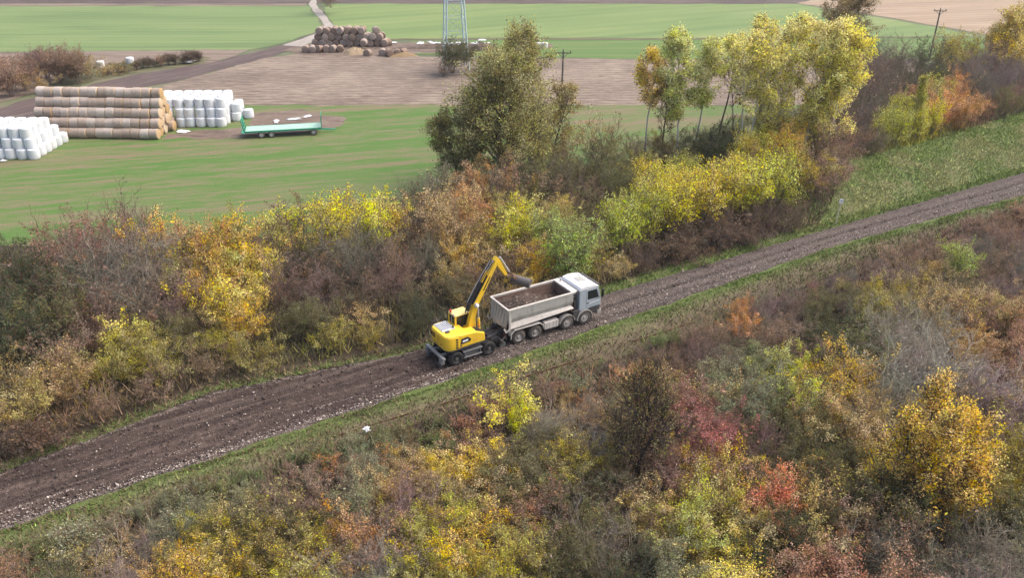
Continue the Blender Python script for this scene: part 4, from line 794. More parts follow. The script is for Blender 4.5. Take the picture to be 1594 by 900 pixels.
def make_truck():
    x0, y0 = G(808, 538); x1, y1 = G(907, 508); ang = math.atan2(y1 - y0, x1 - x0); n = Vector((-sin(ang), cos(ang), 0))
    base = Vector((x0, y0, 0)) + n * 1.22
    t = thing('dump_truck', 'silver-blue four-axle dump truck with grey tipper body, facing along the gravel road', 'truck', (base.x, base.y, 0.14), ang)
    AX = (0.0, 1.36, 4.08, 5.62); r = 0.53
    for i, ax in enumerate(AX):
        for s in (-1, 1): wheel(t, ax, s * (1.06 if i < 2 else 1.08), r, 0.34, s, RIM, dish=0.05 if i < 2 else -0.01)
    m = MB()
    for s in (-1, 1): m.box((2.7, s * 0.42, 0.86), (8.2, 0.09, 0.28))
    for ax in AX: m.cyl((ax, -0.95, 0.53), (ax, 0.95, 0.53), 0.09, n=10)
    for x in (-0.9, 0.7, 2.4, 3.4, 5.0): m.box((x, 0, 0.84), (0.12, 0.8, 0.2))
    m.box((0.0, 0, 0.55), (0.35, 0.5, 0.35)); m.box((1.36, 0, 0.55), (0.35, 0.5, 0.35)); m.build('chassis', DARK, t, bevel=0.01)
    # tipper body: side panels, skirts, bulkhead, tailgate, floor
    zr, zc, zb = 2.82, 1.86, 1.46
    xr, xf = -0.95, 4.55
    for s in (-1, 1):
        m = MB(); m.M = Matrix.Scale(s, 4, (0, 1, 0))
        m.prism([(1.22, zr), (1.25, zr - 0.10), (1.20, zc + 0.28), (1.06, zc - 0.12), (1.02, zc - 0.12), (1.14, zc + 0.28), (1.16, zr)], xr + 0.10, xf, 'yz')
        o = m.build('side_panel', BODY, t, bevel=0.01)
        q = MB(); q.bar((xr + 0.02, s * 1.22, zr + 0.03), (xf + 0.15, s * 1.22, zr + 0.03), 0.13, 0.14); q.build('top_rail', SKIRT, t, bevel=0.02)
        q = MB(); q.M = Matrix.Scale(s, 4, (0, 1, 0))
        q.add([(xr + 0.35, 1.06, zc + 0.0), (xf - 0.15, 1.06, zc + 0.0), (xf + 0.05, 1.26, zb + 0.13), (xr + 0.05, 1.26, zb - 0.10), (xr + 0.35, 1.0, zc - 0.03), (xf - 0.15, 1.0, zc - 0.03), (xf + 0.05, 1.22, zb + 0.10), (xr + 0.05, 1.22, zb - 0.13)],
              [(0, 1, 2, 3), (7, 6, 5, 4), (0, 4, 5, 1), (1, 5, 6, 2), (2, 6, 7, 3), (3, 7, 4, 0)])
        q.build('side_skirt', SKIRT, t)
        q = MB(); q.box((xr + 0.2, s * 1.2, 2.1), (0.16, 0.10, 1.45)); q.build('corner_post', SKIRT, t, bevel=0.02)
    m = MB(); m.prism([(-1.14, zr - 0.6), (-1.05, 1.45), (-0.75, 1.18), (0.75, 1.18), (1.05, 1.45), (1.14, zr - 0.6), (1.10, zr - 0.6), (1.0, 1.48), (0.72, 1.24), (-0.72, 1.24), (-1.0, 1.48), (-1.10, zr - 0.6)], xr + 0.25, xf - 0.02, 'yz'); m.build('body_floor', RUST, t)
    for s in (-1, 1):
        q = MB(); q.box((1.8, s * 1.125, 2.42), (xf - xr - 0.3, 0.012, 0.72)); q.build('body_lining', RUST, t)
    m = MB(); m.box((xf - 0.05, 0, 2.05), (0.08, 2.28, 1.5)); m.build('front_bulkhead', RUST, t)
    m = MB(); m.prism([(xf - 0.1, zr - 0.06), (xf - 0.12, zr + 0.10), (xf + 0.30, zr + 0.14), (xf + 0.30, zr + 0.06), (xf, zr - 0.02)], -1.24, 1.24); m.build('spill_hood', paint('worn_cream_hood', (0.66, 0.62, 0.57), 0.5, 0.5, (0.42, 0.36, 0.31)), t, bevel=0.015)
    m = MB()                                                   # tailgate, dished, leaning
    ys = [-1.12 + 2.24 * i / 10 for i in range(11)]; zs = [zr - 0.04, 2.4, 2.0, 1.65, 1.42, 1.27]; of = [0.0, -0.05, -0.16, -0.30, -0.30, -0.12]
    V = []; 
    for dx in (0.0, 0.06):
        for z, o_ in zip(zs, of):
            for y in ys: V.append((xr + 0.12 + o_ * (1 - 0.55 * abs(y / 1.12) ** 3) + dx, y * (1.0 if z > 1.6 else 0.92), z))
    k = len(ys); N = len(zs) * k; F = []
    for a in range(len(zs) - 1):
        for b in range(k - 1):
            i = a * k + b; F += [(i, i + 1, i + k + 1, i + k), (N + i + k, N + i + k + 1, N + i + 1, N + i)]
    m.add(V, F); tg = m.build('tailgate', BODY, t, True)
    for y in (-0.75, -0.38, 0.0, 0.38, 0.75):
        q = MB(); q.bar((xr + 0.06, y, zr - 0.1), (xr - 0.13, y, 1.75), 0.07, 0.07); q.build('rib', BODY, tg)
    q = MB(); q.bar((xr + 0.08, -1.2, zr + 0.03), (xr + 0.08, 1.2, zr + 0.03), 0.14, 0.13); q.build('tailgate_rail', SKIRT, tg, bevel=0.02)
    for s in (-1, 1):
        q = MB(); q.prism([(xr + 0.25, zr - 0.2), (xr + 0.38, zr - 0.2), (xr + 0.28, 1.2), (xr - 0.12, 1.12), (xr - 0.28, 1.45), (xr - 0.18, 1.5), (xr - 0.06, 1.28), (xr + 0.16, 1.3)], s * 1.17 - 0.03, s * 1.17 + 0.03); q.build('tailgate_arm', SKIRT, tg)
    # load of ballast
    rn = np.random.default_rng(8); gx, gy = 34, 16; V = []
    for i in range(gx):
        for j in range(gy):
            u, v = i / (gx - 1), j / (gy - 1); x = xr + 0.24 + u * (xf - xr - 0.36); y = -1.1 + 2.2 * v
            z = 1.98 + 0.56 / (1 + math.exp((u - 0.66 - 0.05 * fbm(y * 3, 1, 2)) * 16)) + 0.14 * math.exp(-((u - 0.40) / 0.16) ** 2 - ((v - 0.5) / 0.38) ** 2) + 0.07 * fbm(x * 4, y * 4, 2) + rn.normal(0, 0.03)
            V.append((x, y, z))
    F = [(i * gy + j, (i + 1) * gy + j, (i + 1) * gy + j + 1, i * gy + j + 1) for i in range(gx - 1) for j in range(gy - 1)]
    ld = NT('ballast_load'); p = ld.pos(obj=True); vo = ld.n('ShaderNodeTexVoronoi'); vo.inputs['Scale'].default_value = 8; ld.l(p, vo.inputs['Vector'])
    ld.base(ld.ramp(ld.sep(vo.outputs['Color'])[0], [(0, (0.03, 0.021, 0.017)), (0.6, (0.058, 0.041, 0.033)), (0.92, (0.10, 0.075, 0.062)), (1, (0.20, 0.165, 0.14))])); ld.bump(vo.outputs['Distance'], 0.7, 0.05)
    o = link(bpy.data.objects.new('ballast_heap', np_mesh('ballast_heap', V, F, ld.m)))
    o.matrix_world = Matrix.Translation((base.x, base.y, 0.14)) @ Matrix.Rotation(ang, 4, 'Z'); tag(o, 'brown broken ballast heaped inside the dump truck body', 'ballast')
    # cab
    cb0, cb1, cw = 5.12, 7.05, 1.20
    prof = [(cb0, 1.18), (cb0, 2.72), (cb0 + 0.12, 2.92), (cb1 - 0.42, 2.92), (cb1 - 0.26, 2.82), (cb1 - 0.02, 1.86), (cb1, 1.18)]
    c = MB(); c.prism(prof, -cw, cw); cab = c.build('cab', CABB, t, bevel=0.05)
    m = MB(); m.prism([(cb0 - 0.03, 2.80), (cb0 + 0.10, 3.03), (cb0 + 0.6, 3.10), (cb1 - 0.5, 3.00), (cb1 - 0.24, 2.86), (cb1 - 0.34, 2.84), (cb1 - 0.5, 2.78)], -cw - 0.015, cw + 0.015); rf = m.build('roof', ROOFW, cab, bevel=0.06)
    m = MB(); m.box((5.95, 0.05, 3.09), (0.62, 0.7, 0.07)); m.build('roof_hatch', paint('hatch_grey', (0.35, 0.36, 0.35), 0.5, 0.4), cab, bevel=0.02)
    m = MB(); m.cyl((5.75, -0.55, 3.05), (5.75, -0.55, 3.22), 0.035); m.cyl((6.25, 0.62, 3.0), (6.25, 0.62, 3.16), 0.05); m.build('roof_horn', STEEL, cab)
    ws = MB(); ws.prism([(cb1 - 0.245, 2.72), (cb1 - 0.03, 1.90), (cb1 + 0.0, 1.90), (cb1 - 0.215, 2.72)], -1.08, 1.08); ws.build('windscreen', GLASS, cab)
    m = MB(); m.box((cb1 - 0.22, 0, 2.93), (0.34, 2.2, 0.05), Matrix.Rotation(R(20), 3, 'Y')); m.build('sun_visor', DARK, cab)
    for s in (-1, 1):
        d = MB(); d.prism([(5.72, 1.32), (5.72, 2.72), (6.66, 2.72), (6.90, 1.88), (6.92, 1.32)], s * cw - 0.02, s * cw + 0.022); dr = d.build('door', CABB, cab, bevel=0.008)
        g = MB(); g.prism([(5.82, 1.95), (5.82, 2.64), (6.62, 2.64), (6.80, 1.95)], s * (cw + 0.012) - 0.014, s * (cw + 0.012) + 0.016); g.build('side_window', GLASS, dr)
        g = MB(); g.box((5.85, s * (cw + 0.035), 1.66), (0.24, 0.03, 0.07)); g.build('handle', DARK, dr)
        g = MB(); g.prism([(5.72, 1.56), (6.90, 1.66), (6.90, 1.74), (5.72, 1.62)], s * (cw + 0.02) - 0.004, s * (cw + 0.02) + 0.008); g.build('trim_line', ROOFW, dr)
        mr = MB(); mr.bar((6.80, s * 1.2, 2.68), (6.98, s * 1.42, 2.62), 0.03, 0.03); mr.bar((6.82, s * 1.2, 1.95), (6.98, s * 1.42, 2.0), 0.03, 0.03); mr.box((6.98, s * 1.44, 2.34), (0.10, 0.20, 0.62)); mr.build('mirror', BLACK, cab, bevel=0.02)
        # mudguards
        fm = MB(); arc = [(5.62 + 0.70 * cos(a), 0.53 + 0.66 * sin(a)) for a in np.linspace(-0.2, pi + 0.15, 13)]; ari = [(5.62 + 0.62 * cos(a), 0.53 + 0.58 * sin(a)) for a in np.linspace(pi + 0.15, -0.2, 13)]
        fm.prism(arc + ari, s * 1.08 - 0.20, s * 1.08 + 0.20); fm.build('mudguard', RIM, cab, bevel=0.01)
        fm = MB(); arc = [(4.08 + 0.68 * cos(a), 0.53 + 0.64 * sin(a)) for a in np.linspace(0.1, pi - 0.1, 11)]; ari = [(4.08 + 0.63 * cos(a), 0.53 + 0.59 * sin(a)) for a in np.linspace(pi - 0.1, 0.1, 11)]
        fm.prism(arc + ari, s * 1.08 - 0.19, s * 1.08 + 0.19); fm.build('mudguard', RIM, t)
        fm = MB(); fm.prism([(-0.72, 0.55), (-0.66, 0.95), (-0.38, 1.22), (1.74, 1.22), (2.02, 0.98), (2.06, 0.75), (2.02, 0.75), (1.97, 0.95), (1.71, 1.17), (-0.36, 1.17), (-0.61, 0.93), (-0.67, 0.55)], s * 1.08 - 0.20, s * 1.08 + 0.20); fm.build('rear_mudguard', SKIRT, t)
        tk = MB(); tk.box((2.72, s * 1.03, 0.78), (1.2, 0.42, 0.58)); tank = tk.build('fuel_tank', SKIRT, t, bevel=0.05)
        for x in (2.32, 2.55, 2.9, 3.15):
            q = MB(); q.box((x, s * 1.245, 0.78), (0.03, 0.03, 0.56)); q.build('tank_strap', BODY, tank)
        hl = MB(); hl.box((7.08, s * 0.92, 0.83), (0.06, 0.40, 0.18)); hl.build('headlight', STEEL, t, bevel=0.02)
        lw = MB(); lw.box((6.52, s * 1.1, 1.02), (0.92, 0.22, 0.52)); lw.build('step_panel', DARK, cab, bevel=0.03)
    m = MB(); m.box((6.92, 0, 0.70), (0.34, 2.46, 0.40)); m.build('bumper', RIM, t, bevel=0.04)
    m = MB(); m.box((7.03, 0, 1.35), (0.05, 1.7, 0.55)); m.build('grille', DARK, cab, bevel=0.02)
    m = MB(); m.box((4.80, -0.72, 1.75), (0.26, 0.62, 1.25)); m.box((4.76, -1.02, 1.55), (0.22, 0.22, 0.9)); m.build('air_filter', BLACK, t, bevel=0.04)
    m = MB(); m.cyl((4.82, 0.75, 1.1), (4.82, 0.75, 2.95), 0.09); m.cyl((4.82, 0.75, 2.95), (4.70, 0.75, 3.2), 0.08); m.build('exhaust_stack', STEEL, t, True)
    m = MB(); m.cyl((4.78, 0.1, 1.2), (4.78, 0.1, 2.6), 0.12); m.build('tipping_ram', DARK, t, True)
    m = MB(); m.box((4.85, -1.12, 1.0), (0.5, 0.2, 0.6)); m.build('battery_box', DARK, t, bevel=0.02)
    m = MB(); m.box((-1.045, 0.0, 0.62), (0.012, 0.52, 0.12)); m.build('number_plate', SIGNW, t)
    m = MB(); m.box((-0.98, 0, 0.62), (0.10, 2.3, 0.14)); m.box((-0.85, -0.6, 0.75), (0.3, 0.08, 0.3)); m.box((-0.85, 0.6, 0.75), (0.3, 0.08, 0.3)); m.build('rear_underrun_bar', DARK, t)
    for s in (-1, 1):
        m = MB(); m.box((-1.02, s * 0.95, 0.80), (0.06, 0.35, 0.13)); m.build('tail_light', paint('dim_red', (0.12, 0.02, 0.02), 0.5, 0.5), t)
        m = MB(); m.box((-0.74, s * 1.08, 0.52), (0.02, 0.42, 0.55)); m.build('mud_flap', BLACK, t)
    return t
make_truck()

def make_excavator():
    x0, y0 = G(712, 571); x1, y1 = G(761, 555); ang = math.atan2(y1 - y0, x1 - x0); n = Vector((-sin(ang), cos(ang), 0)); u = Vector((cos(ang), sin(ang), 0))
    base = (Vector((x0, y0, 0)) + Vector((x1, y1, 0))) / 2 + n * 1.2
    t = thing('wheeled_excavator', 'yellow wheeled excavator with raised bent boom, working behind the dump truck', 'excavator', (base.x, base.y, 0.07), ang)
    for x in (-1.28, 1.28):
        for s in (-1, 1): wheel(t, x, s * 1.02, 0.52, 0.46, s, RIMD, tyre=BLACK)
    m = MB(); m.box((0, 0, 0.82), (3.1, 0.85, 0.36)); m.cyl((0, 0, 0.95), (0, 0, 1.18), 0.58, n=24)
    for x in (-1.28, 1.28): m.box((x, 0, 0.55), (0.3, 1.5, 0.3))
    m.build('undercarriage', DARK, t, bevel=0.02)
    for s in (-1, 1):
        m = MB(); m.box((0, s * 1.0, 0.86), (1.50, 0.42, 0.09)); m.box((0, s * 1.18, 0.44), (1.42, 0.14, 0.06)); m.box((-0.6, s * 1.1, 0.62), (0.06, 0.2, 0.42)); m.box((0.6, s * 1.1, 0.62), (0.06, 0.2, 0.42)); m.box((0, s * 0.86, 0.62), (1.34, 0.30, 0.40)); m.build('side_step', paint('step_grey', (0.16, 0.16, 0.165), 0.6, 0.5, (0.12, 0.10, 0.09)), t, bevel=0.015)
    # outrigger beam and guide wheels behind, dozer frame in front
    m = MB(); m.box((-2.25, 0, 0.80), (0.24, 2.5, 0.12)); m.box((-2.0, 0.5, 0.72), (0.6, 0.16, 0.2)); m.box((-2.0, -0.5, 0.72), (0.6, 0.16, 0.2)); m.box((-2.28, 1.05, 0.55), (0.3, 0.3, 0.4)); m.box((-2.28, -0.95, 0.55), (0.3, 0.3, 0.4)); m.build('rear_beam', paint('beam_grey', (0.20, 0.20, 0.205), 0.5, 0.5, (0.14, 0.12, 0.1)), t, bevel=0.02)
    m = MB(); m.box((2.1, 0, 0.70), (0.5, 1.1, 0.26)); m.box((2.42, 0, 0.62), (0.14, 2.3, 0.30)); m.bar((1.6, 0.4, 0.9), (2.4, 0.4, 1.05), 0.12, 0.12); m.bar((1.6, -0.4, 0.9), (2.4, -0.4, 1.05), 0.12, 0.12); m.bar((2.4, -1.0, 0.7), (2.75, -1.0, 0.95), 0.1, 0.1); m.build('front_frame', DARK, t, bevel=0.02)
    for x, s in ((-2.3, -1), (-2.3, 1), (2.62, -1), (2.62, 1)):
        m = MB(); m.lathe([(0.001, -0.09), (0.2, -0.09), (0.24, -0.07), (0.24, -0.04), (0.2, -0.03), (0.2, 0.07), (0.1, 0.09), (0.07, 0.12), (0.001, 0.12)], 'y', 20, (x, s * 0.78, 0.27)); m.build('rail_guide_wheel', RIMD if x < 0 else paint('greenish_hub', (0.13, 0.16, 0.14), 0.6, 0.4), t, True)
        m = MB(); m.bar((x, s * 0.66, 0.3), (x + (0.5 if x < 0 else -0.5), s * 0.6, 0.75), 0.08, 0.1); m.build('guide_arm', DARK, t)
    # upper carriage (turned slightly)
    U = bpy.data.objects.new('upper_carriage', None); link(U, t); U.location = (0, 0, 1.16); U.rotation_euler = (0, 0, R(1))
    def rounded(pts, r, k=5):
        out = []; n = len(pts)
        for i in range(n):
            p, a, b = Vector(pts[i]), Vector(pts[i - 1]), Vector(pts[(i + 1) % n]); rr = r[i] if isinstance(r, (list, tuple)) else r
            d1, d2 = (a - p).normalized(), (b - p).normalized(); s, e = p + d1 * rr, p + d2 * rr
            for q in range(k + 1): f = q / k; out.append(tuple((s * (1 - f) ** 2 + p * 2 * f * (1 - f) + e * f * f)))
        return out
    plan = rounded([(-2.02, -1.2), (-2.02, 1.2), (1.25, 1.2), (1.25, -1.2)], [0.55, 0.55, 0.12, 0.2])
    m = MB(); m.prism(rounded([(-1.98, -1.2), (-1.98, 1.2), (0.95, 1.2), (0.95, -1.2)], [0.55, 0.55, 0.1, 0.15]), 0.0, 0.12, 'xy'); m.build('slew_deck', DARK, U, bevel=0.01)
    # counterweight, bulging
    m = MB(); a_ = rounded([(-2.06, -1.22), (-2.06, 1.22), (-1.05, 1.22), (-1.05, -1.22)], [0.6, 0.6, 0.03, 0.03], 7)
    b_ = [(x * 1.0 + 0.03, y * 0.985) for x, y in a_]; N = len(a_); V = []
    lev = [(0.05, 0.93), (0.16, 0.985), (0.45, 1.0), (0.92, 0.99), (1.06, 0.965), (1.12, 0.90)]
    for z, k in lev: V += [(-1.05 + (x + 1.05) * k, y * (0.5 + 0.5 * k), z) for x, y in a_]
    F = [(q * N + i, q * N + (i + 1) % N, (q + 1) * N + (i + 1) % N, (q + 1) * N + i) for q in range(len(lev) - 1) for i in range(N)] + [tuple(range(N - 1, -1, -1)), tuple(range((len(lev) - 1) * N, len(lev) * N))]
    m.add(V, F); cw = m.build('counterweight', YEL, U, True)
    # engine bonnet on the right, lower deck forward
    m = MB(); m.prism([(-1.06, 0.12), (-1.06, 1.10), (0.05, 1.02), (0.35, 0.98), (0.95, 0.74), (0.98, 0.12)], -1.20, -0.30); hood = m.build('side_cover', YEL, U, bevel=0.07)
    m = MB(); m.prism([(-1.06, 0.12), (-1.06, 1.08), (-0.2, 1.02), (-0.2, 0.12)], -0.31, 1.18); m.build('rear_cover', YEL, U, bevel=0.05)
    m = MB(); m.box((-1.28, 0.42, 1.13), (1.0, 1.25, 0.10)); gh = m.build('engine_grille', GREYP, U, bevel=0.03)
    for i in range(7):
        q = MB(); q.box((-1.70 + i * 0.14, 0.42, 1.19), (0.05, 1.0, 0.03)); q.build('grille_slat', paint('slat_grey', (0.22, 0.23, 0.25), 0.5, 0.6, (0.06, 0.06, 0.06)), gh)
    m = MB(); m.cyl((-0.9, -0.1, 1.1), (-0.9, -0.1, 1.32), 0.07); m.box((-1.5, -0.4, 1.16), (0.3, 0.22, 0.06)); m.build('exhaust', DARK, U)
    m = MB(); m.prism([(0.36, 0.990), (0.42, 1.005), (0.90, 0.80), (0.90, 0.74)], -1.05, -0.45); m.build('tank_hatch', BLACK, U, bevel=0.01)
    # side panel opening with a small white plate, hazard stripes, number on the back
    m = MB(); m.prism([(-0.98, 0.40), (-0.90, 0.80), (-0.42, 0.84), (-0.15, 0.62), (-0.22, 0.45)], -1.222, -1.195); v_ = m.build('side_vent', BLACK, U)
    m = MB(); m.prism([(-0.84, 0.53), (-0.80, 0.66), (-0.40, 0.68), (-0.40, 0.55)], -1.232, -1.221); m.build('name_plate', SIGNW, v_)
    m = MB(); m.prism([(0.05, 0.40), (0.08, 0.46), (0.32, 0.50), (0.32, 0.44)], -1.212, -1.195); m.build('side_marker', ORANGE, U)
    m = MB(); m.cyl((-0.93, -1.18, 0.30), (-0.93, -1.235, 0.30), 0.05); m.build('filler_cap', BLACK, U)
    def on_rear(yc, z, wd, hh, slant=0.0):
        # a small plate lying on the bulging back at lateral place yc
        pts = []
        for dy, dz in ((-wd / 2, -hh / 2), (wd / 2, -hh / 2), (wd / 2, hh / 2), (-wd / 2, hh / 2)):
            y = yc + dy + (slant * dz); best = -2.06
            # follow the rounded corner
            e = abs(y) - 0.62
            if e > 0: best = -2.06 + 0.6 * (1 - math.sqrt(max(0.0, 1 - (min(e, 0.6) / 0.6) ** 2)))
            pts.append((best - 0.016, y, z + dz))
        return pts
    for z in (0.30, 0.50, 0.70, 0.90):
        m = MB(); m.M = Matrix.Rotation(0, 4, 'Z')
        m.prism([(-1.33, z - 0.06), (-1.17, z - 0.13), (-1.17, z - 0.03), (-1.33, z + 0.04)], -1.245, -1.205); m.build('hazard_stripe', BLACK, cw)
    cu = bpy.data.curves.new('rear_number', 'FONT'); cu.body = '922'; cu.size = 0.42; cu.offset = 0.018; cu.extrude = 0.014; cu.align_x = 'CENTER'; cu.materials.append(paint('decal_dark', (0.10, 0.03, 0.02), 0.5, 0.2))
    ft = bpy.data.objects.new('tmp', cu); COL.objects.link(ft); bpy.context.view_layer.update()
    me = bpy.data.meshes.new_from_object(ft.evaluated_get(bpy.context.evaluated_depsgraph_get())); bpy.data.objects.remove(ft)
    o = link(bpy.data.objects.new('rear_number', me), cw); o.location = (-2.068, 0.62, 0.60); o.rotation_euler = (R(90), 0, R(-90))
    for yc, zz, wd in ((-0.05, 0.62, 0.05), (-0.20, 0.62, 0.05)):
        m = MB(); m.add(on_rear(yc, zz, wd, 0.5, -0.35) , [(0, 1, 2, 3)]); m.build('seam_line', paint('seam_orange', (0.62, 0.26, 0.02), 0.5, 0.1), cw)
    m = MB(); m.add(on_rear(-0.62, 0.42, 0.45, 0.10, 0.2), [(0, 1, 2, 3)]); m.build('reflector', paint('red_orange', (0.62, 0.12, 0.02), 0.4, 0.1), cw)
    m = MB(); m.add(on_rear(0.35, 0.27, 0.9, 0.05), [(0, 1, 2, 3)]); m.build('dark_lettering', paint('decal_brown', (0.30, 0.13, 0.02), 0.5, 0.1), cw)
    # cab on the left, ahead
    cy0, cy1 = 0.28, 1.20
    c = MB(); c.prism([(0.06, 0.12), (0.06, 0.75), (1.62, 0.75), (1.62, 0.12)], cy0, cy1); cab = c.build('cab', YEL, U, bevel=0.03); cab.location = (-0.55, 0.0, -0.20)
    m = MB(); m.prism([(0.02, 1.84), (0.08, 1.96), (1.20, 1.98), (1.36, 1.86)], cy0 - 0.02, cy1 + 0.02); m.build('cab_roof', YEL2, cab, bevel=0.05)
    for p, q in (((0.10, 0.75), (0.10, 1.86)), ((1.56, 0.75), (1.26, 1.88)), ((0.72, 0.75), (0.72, 1.86))):
        for y in (cy0 + 0.05, cy1 - 0.05):
            m = MB(); m.bar((p[0], y, p[1]), (q[0], y, q[1]), 0.12 if p[0] < 0.5 else 0.08, 0.10 if p[0] < 0.5 else 0.07); m.build('cab_pillar', YEL if p[0] < 0.5 else BLACK, cab)
    for y in (cy0 + 0.04, cy1 - 0.04):
        m = MB(); m.prism([(0.14, 0.76), (0.14, 1.84), (1.25, 1.84), (1.53, 0.76)], y - 0.008, y + 0.008); m.build('side_window', GLASS, cab)
    m = MB(); m.box((0.10, (cy0 + cy1) / 2, 1.34), (0.02, 0.72, 0.98)); m.build('rear_window', GLASS, cab)
    m = MB(); m.prism([(1.54, 0.76), (1.26, 1.84), (1.28, 1.84), (1.56, 0.76)], cy0 + 0.08, cy1 - 0.08); m.build('front_window', GLASS, cab)
    m = MB(); m.box((0.55, 0.74, 0.95), (0.5, 0.5, 0.4)); m.box((0.36, 0.74, 1.3), (0.12, 0.46, 0.6)); m.build('driver_seat', BLACK, cab, bevel=0.04)
    m = MB(); m.cyl((0.10, 0.95, 1.97), (0.10, 0.95, 2.16), 0.075); m.build('beacon', REDP, cab, True)
    m = MB(); m.cyl((0.02, 0.45, 1.94), (0.02, 0.45, 2.05), 0.06); m.cyl((-0.05, 0.6, 1.3), (-0.05, 0.6, 1.85), 0.02); m.build('work_lamp', STEEL, cab, True)
    m = MB(); m.cyl((0.85, -0.62, 0.95), (0.85, -0.62, 1.14), 0.07, 0.06); m.cyl((0.85, -0.62, 1.14), (0.85, -0.62, 1.3), 0.05, 0.03); m.build('orange_canister', ORANGE, U, True)
    m = MB(); m.tube([(-1.9, 1.0, 1.1), (-1.9, 1.0, 1.45), (-1.0, 1.1, 1.45)], 0.02, 6); m.tube([(0.9, -1.1, 0.75), (0.9, -1.1, 1.22), (0.3, -1.1, 1.32)], 0.018, 6); m.build('handrail', DARK, U)
    # boom: foot, lower boom, bend, upper boom, in a plane pointing ahead
    by = -0.02
    A = (0.38, 0.55); B = (0.90, 2.42); Cc = (2.63, 5.20)         # local x, z of foot, bend and tip
    def boom_seg(p, q, w0, h0, h1, nm, parent, mat=YEL):
        p, q = Vector((p[0], 0, p[1])), Vector((q[0], 0, q[1])); d = (q - p).normalized(); nn = Vector((-d.z, 0, d.x))
        pts = [p - nn * h0 / 2 - d * h0 * 0.2, q - nn * h1 / 2 + d * h1 * 0.2, q + nn * h1 / 2 + d * h1 * 0.2, p + nn * h0 / 2 - d * h0 * 0.2]
        m = MB(); m.prism([(v.x, v.z) for v in pts], by - w0 / 2, by + w0 / 2); return m.build(nm, mat, parent, bevel=0.03)
    m = MB(); m.prism([(0.02, 0.1), (0.10, 0.85), (0.62, 0.85), (0.75, 0.1)], by - 0.30, by - 0.22); m.prism([(0.02, 0.1), (0.10, 0.85), (0.62, 0.85), (0.75, 0.1)], by + 0.22, by + 0.30); m.build('boom_bracket', YEL, U, bevel=0.02)
    lo = boom_seg(A, B, 0.36, 0.44, 0.40, 'lower_boom', U); up = boom_seg((B[0] - 0.02, B[1] - 0.05), Cc, 0.34, 0.40, 0.28, 'upper_boom', U)
    m = MB(); m.cyl((B[0], by - 0.30, B[1]), (B[0], by + 0.30, B[1]), 0.17, n=18); m.build('boom_pin', STEEL, lo, True)
    for s in (-1, 1):
        m = MB(); p, q = Vector((1.02, by + s * 0.31, 0.42)), Vector((0.98, by + s * 0.31, 2.2)); mid = p.lerp(q, 0.58); m.cyl(p, mid, 0.095, n=12); l1 = m.build('lift_cylinder', YEL, U, True)
        m = MB(); m.cyl(mid, q, 0.05, n=10); m.build('piston_rod', STEEL, l1, True)
    d = (Vector((Cc[0], 0, Cc[1])) - Vector((B[0], 0, B[1]))).normalized(); nn = Vector((-d.z, 0, d.x))
    def onb(f, off, y=0.0): v = Vector((B[0], 0, B[1])).lerp(Vector((Cc[0], 0, Cc[1])), f) + nn * off; return Vector((v.x, by + y, v.z))
    # dark adjusting ram and hoses lying along the back of the boom
    m = MB(); m.cyl(onb(-0.10, 0.42), onb(0.48, 0.36), 0.11, n=14); m.cyl(onb(-0.18, 0.34), onb(-0.02, 0.46), 0.15, n=12); ac = m.build('adjusting_ram', BLACK, U, True)
    m = MB(); m.bar(onb(-0.02, 0.26, 0.0), onb(0.66, 0.22, 0.0), 0.32, 0.08); m.build('hose_guard', BLACK, up)
    m = MB(); m.cyl(onb(0.36, 0.33), onb(0.74, 0.31), 0.08, n=12); sc1 = m.build('stick_cylinder', YEL, up, True)
    m = MB(); m.cyl(onb(0.74, 0.31), onb(1.0, 0.22), 0.04, n=10); m.build('piston_rod', STEEL, sc1, True)
    for y in (-0.12, 0.10, 0.18):
        m = MB(); m.tube([onb(-0.25, 0.30, y), onb(0.0, 0.50, y), onb(0.3, 0.50, y), onb(0.62, 0.42, y), onb(0.95, 0.30, y)], 0.028, 6); m.build('hydraulic_hose', STEEL if y == 0.18 else BLACK, up, True)
    m = MB(); m.prism([(v.x, v.z) for v in (onb(0.34, -0.06), onb(0.66, -0.05), onb(0.66, 0.02), onb(0.34, 0.03))], by - 0.186, by - 0.178); m.build('boom_decal', BLACK, up)
    for s in (-1, 1):
        m = MB(); m.cyl(onb(-0.02, 0.05, s * 0.28), onb(0.02, 0.05, s * 0.42), 0.09, 0.11, 12); m.build('work_light', SIGNW, up, True)
    # stick folded down, linkage, quick coupler, ditching bucket
    T = Vector((Cc[0] + 0.08, by, Cc[1] - 0.02)); E = Vector((3.42, by + 0.04, 3.95))
    m = MB(); dd = (E - T).normalized(); n2 = Vector((-dd.z, 0, dd.x))
    pr = [T - dd * 0.36 + n2 * 0.13, T - dd * 0.26 - n2 * 0.16, T + n2 * -0.20, E - n2 * 0.10, E + n2 * 0.10, T + n2 * 0.19]
    m.prism([(v.x, v.z) for v in pr], by - 0.16, by + 0.20); stk = m.build('stick', YEL, U, bevel=0.03)
    m = MB(); m.cyl(T - dd * 0.1 + n2 * 0.32, E + n2 * 0.34, 0.085, n=10); m.build('bucket_cylinder', STEEL, stk, True)
    m = MB(); K = Vector((4.05, by + 0.10, 3.62)); m.bar(E, K, 0.10, 0.16); m.bar(E + Vector((0.06, 0, 0.28)), K + Vector((0.02, 0, 0.22)), 0.10, 0.08); m.box(K + Vector((0.1, 0, -0.02)), (0.42, 0.42, 0.22), Matrix.Rotation(R(35), 3, 'Y')); m.cyl(E + Vector((0, -.3, 0)), E + Vector((0, .3, 0)), 0.09); m.cyl(K + Vector((0, -.34, 0)), K + Vector((0, .34, 0)), 0.08); m.build('tilt_coupler', paint('worn_brown_steel', (0.16, 0.10, 0.06), 0.6, 0.6, (0.28, 0.2, 0.12)), stk, bevel=0.015)
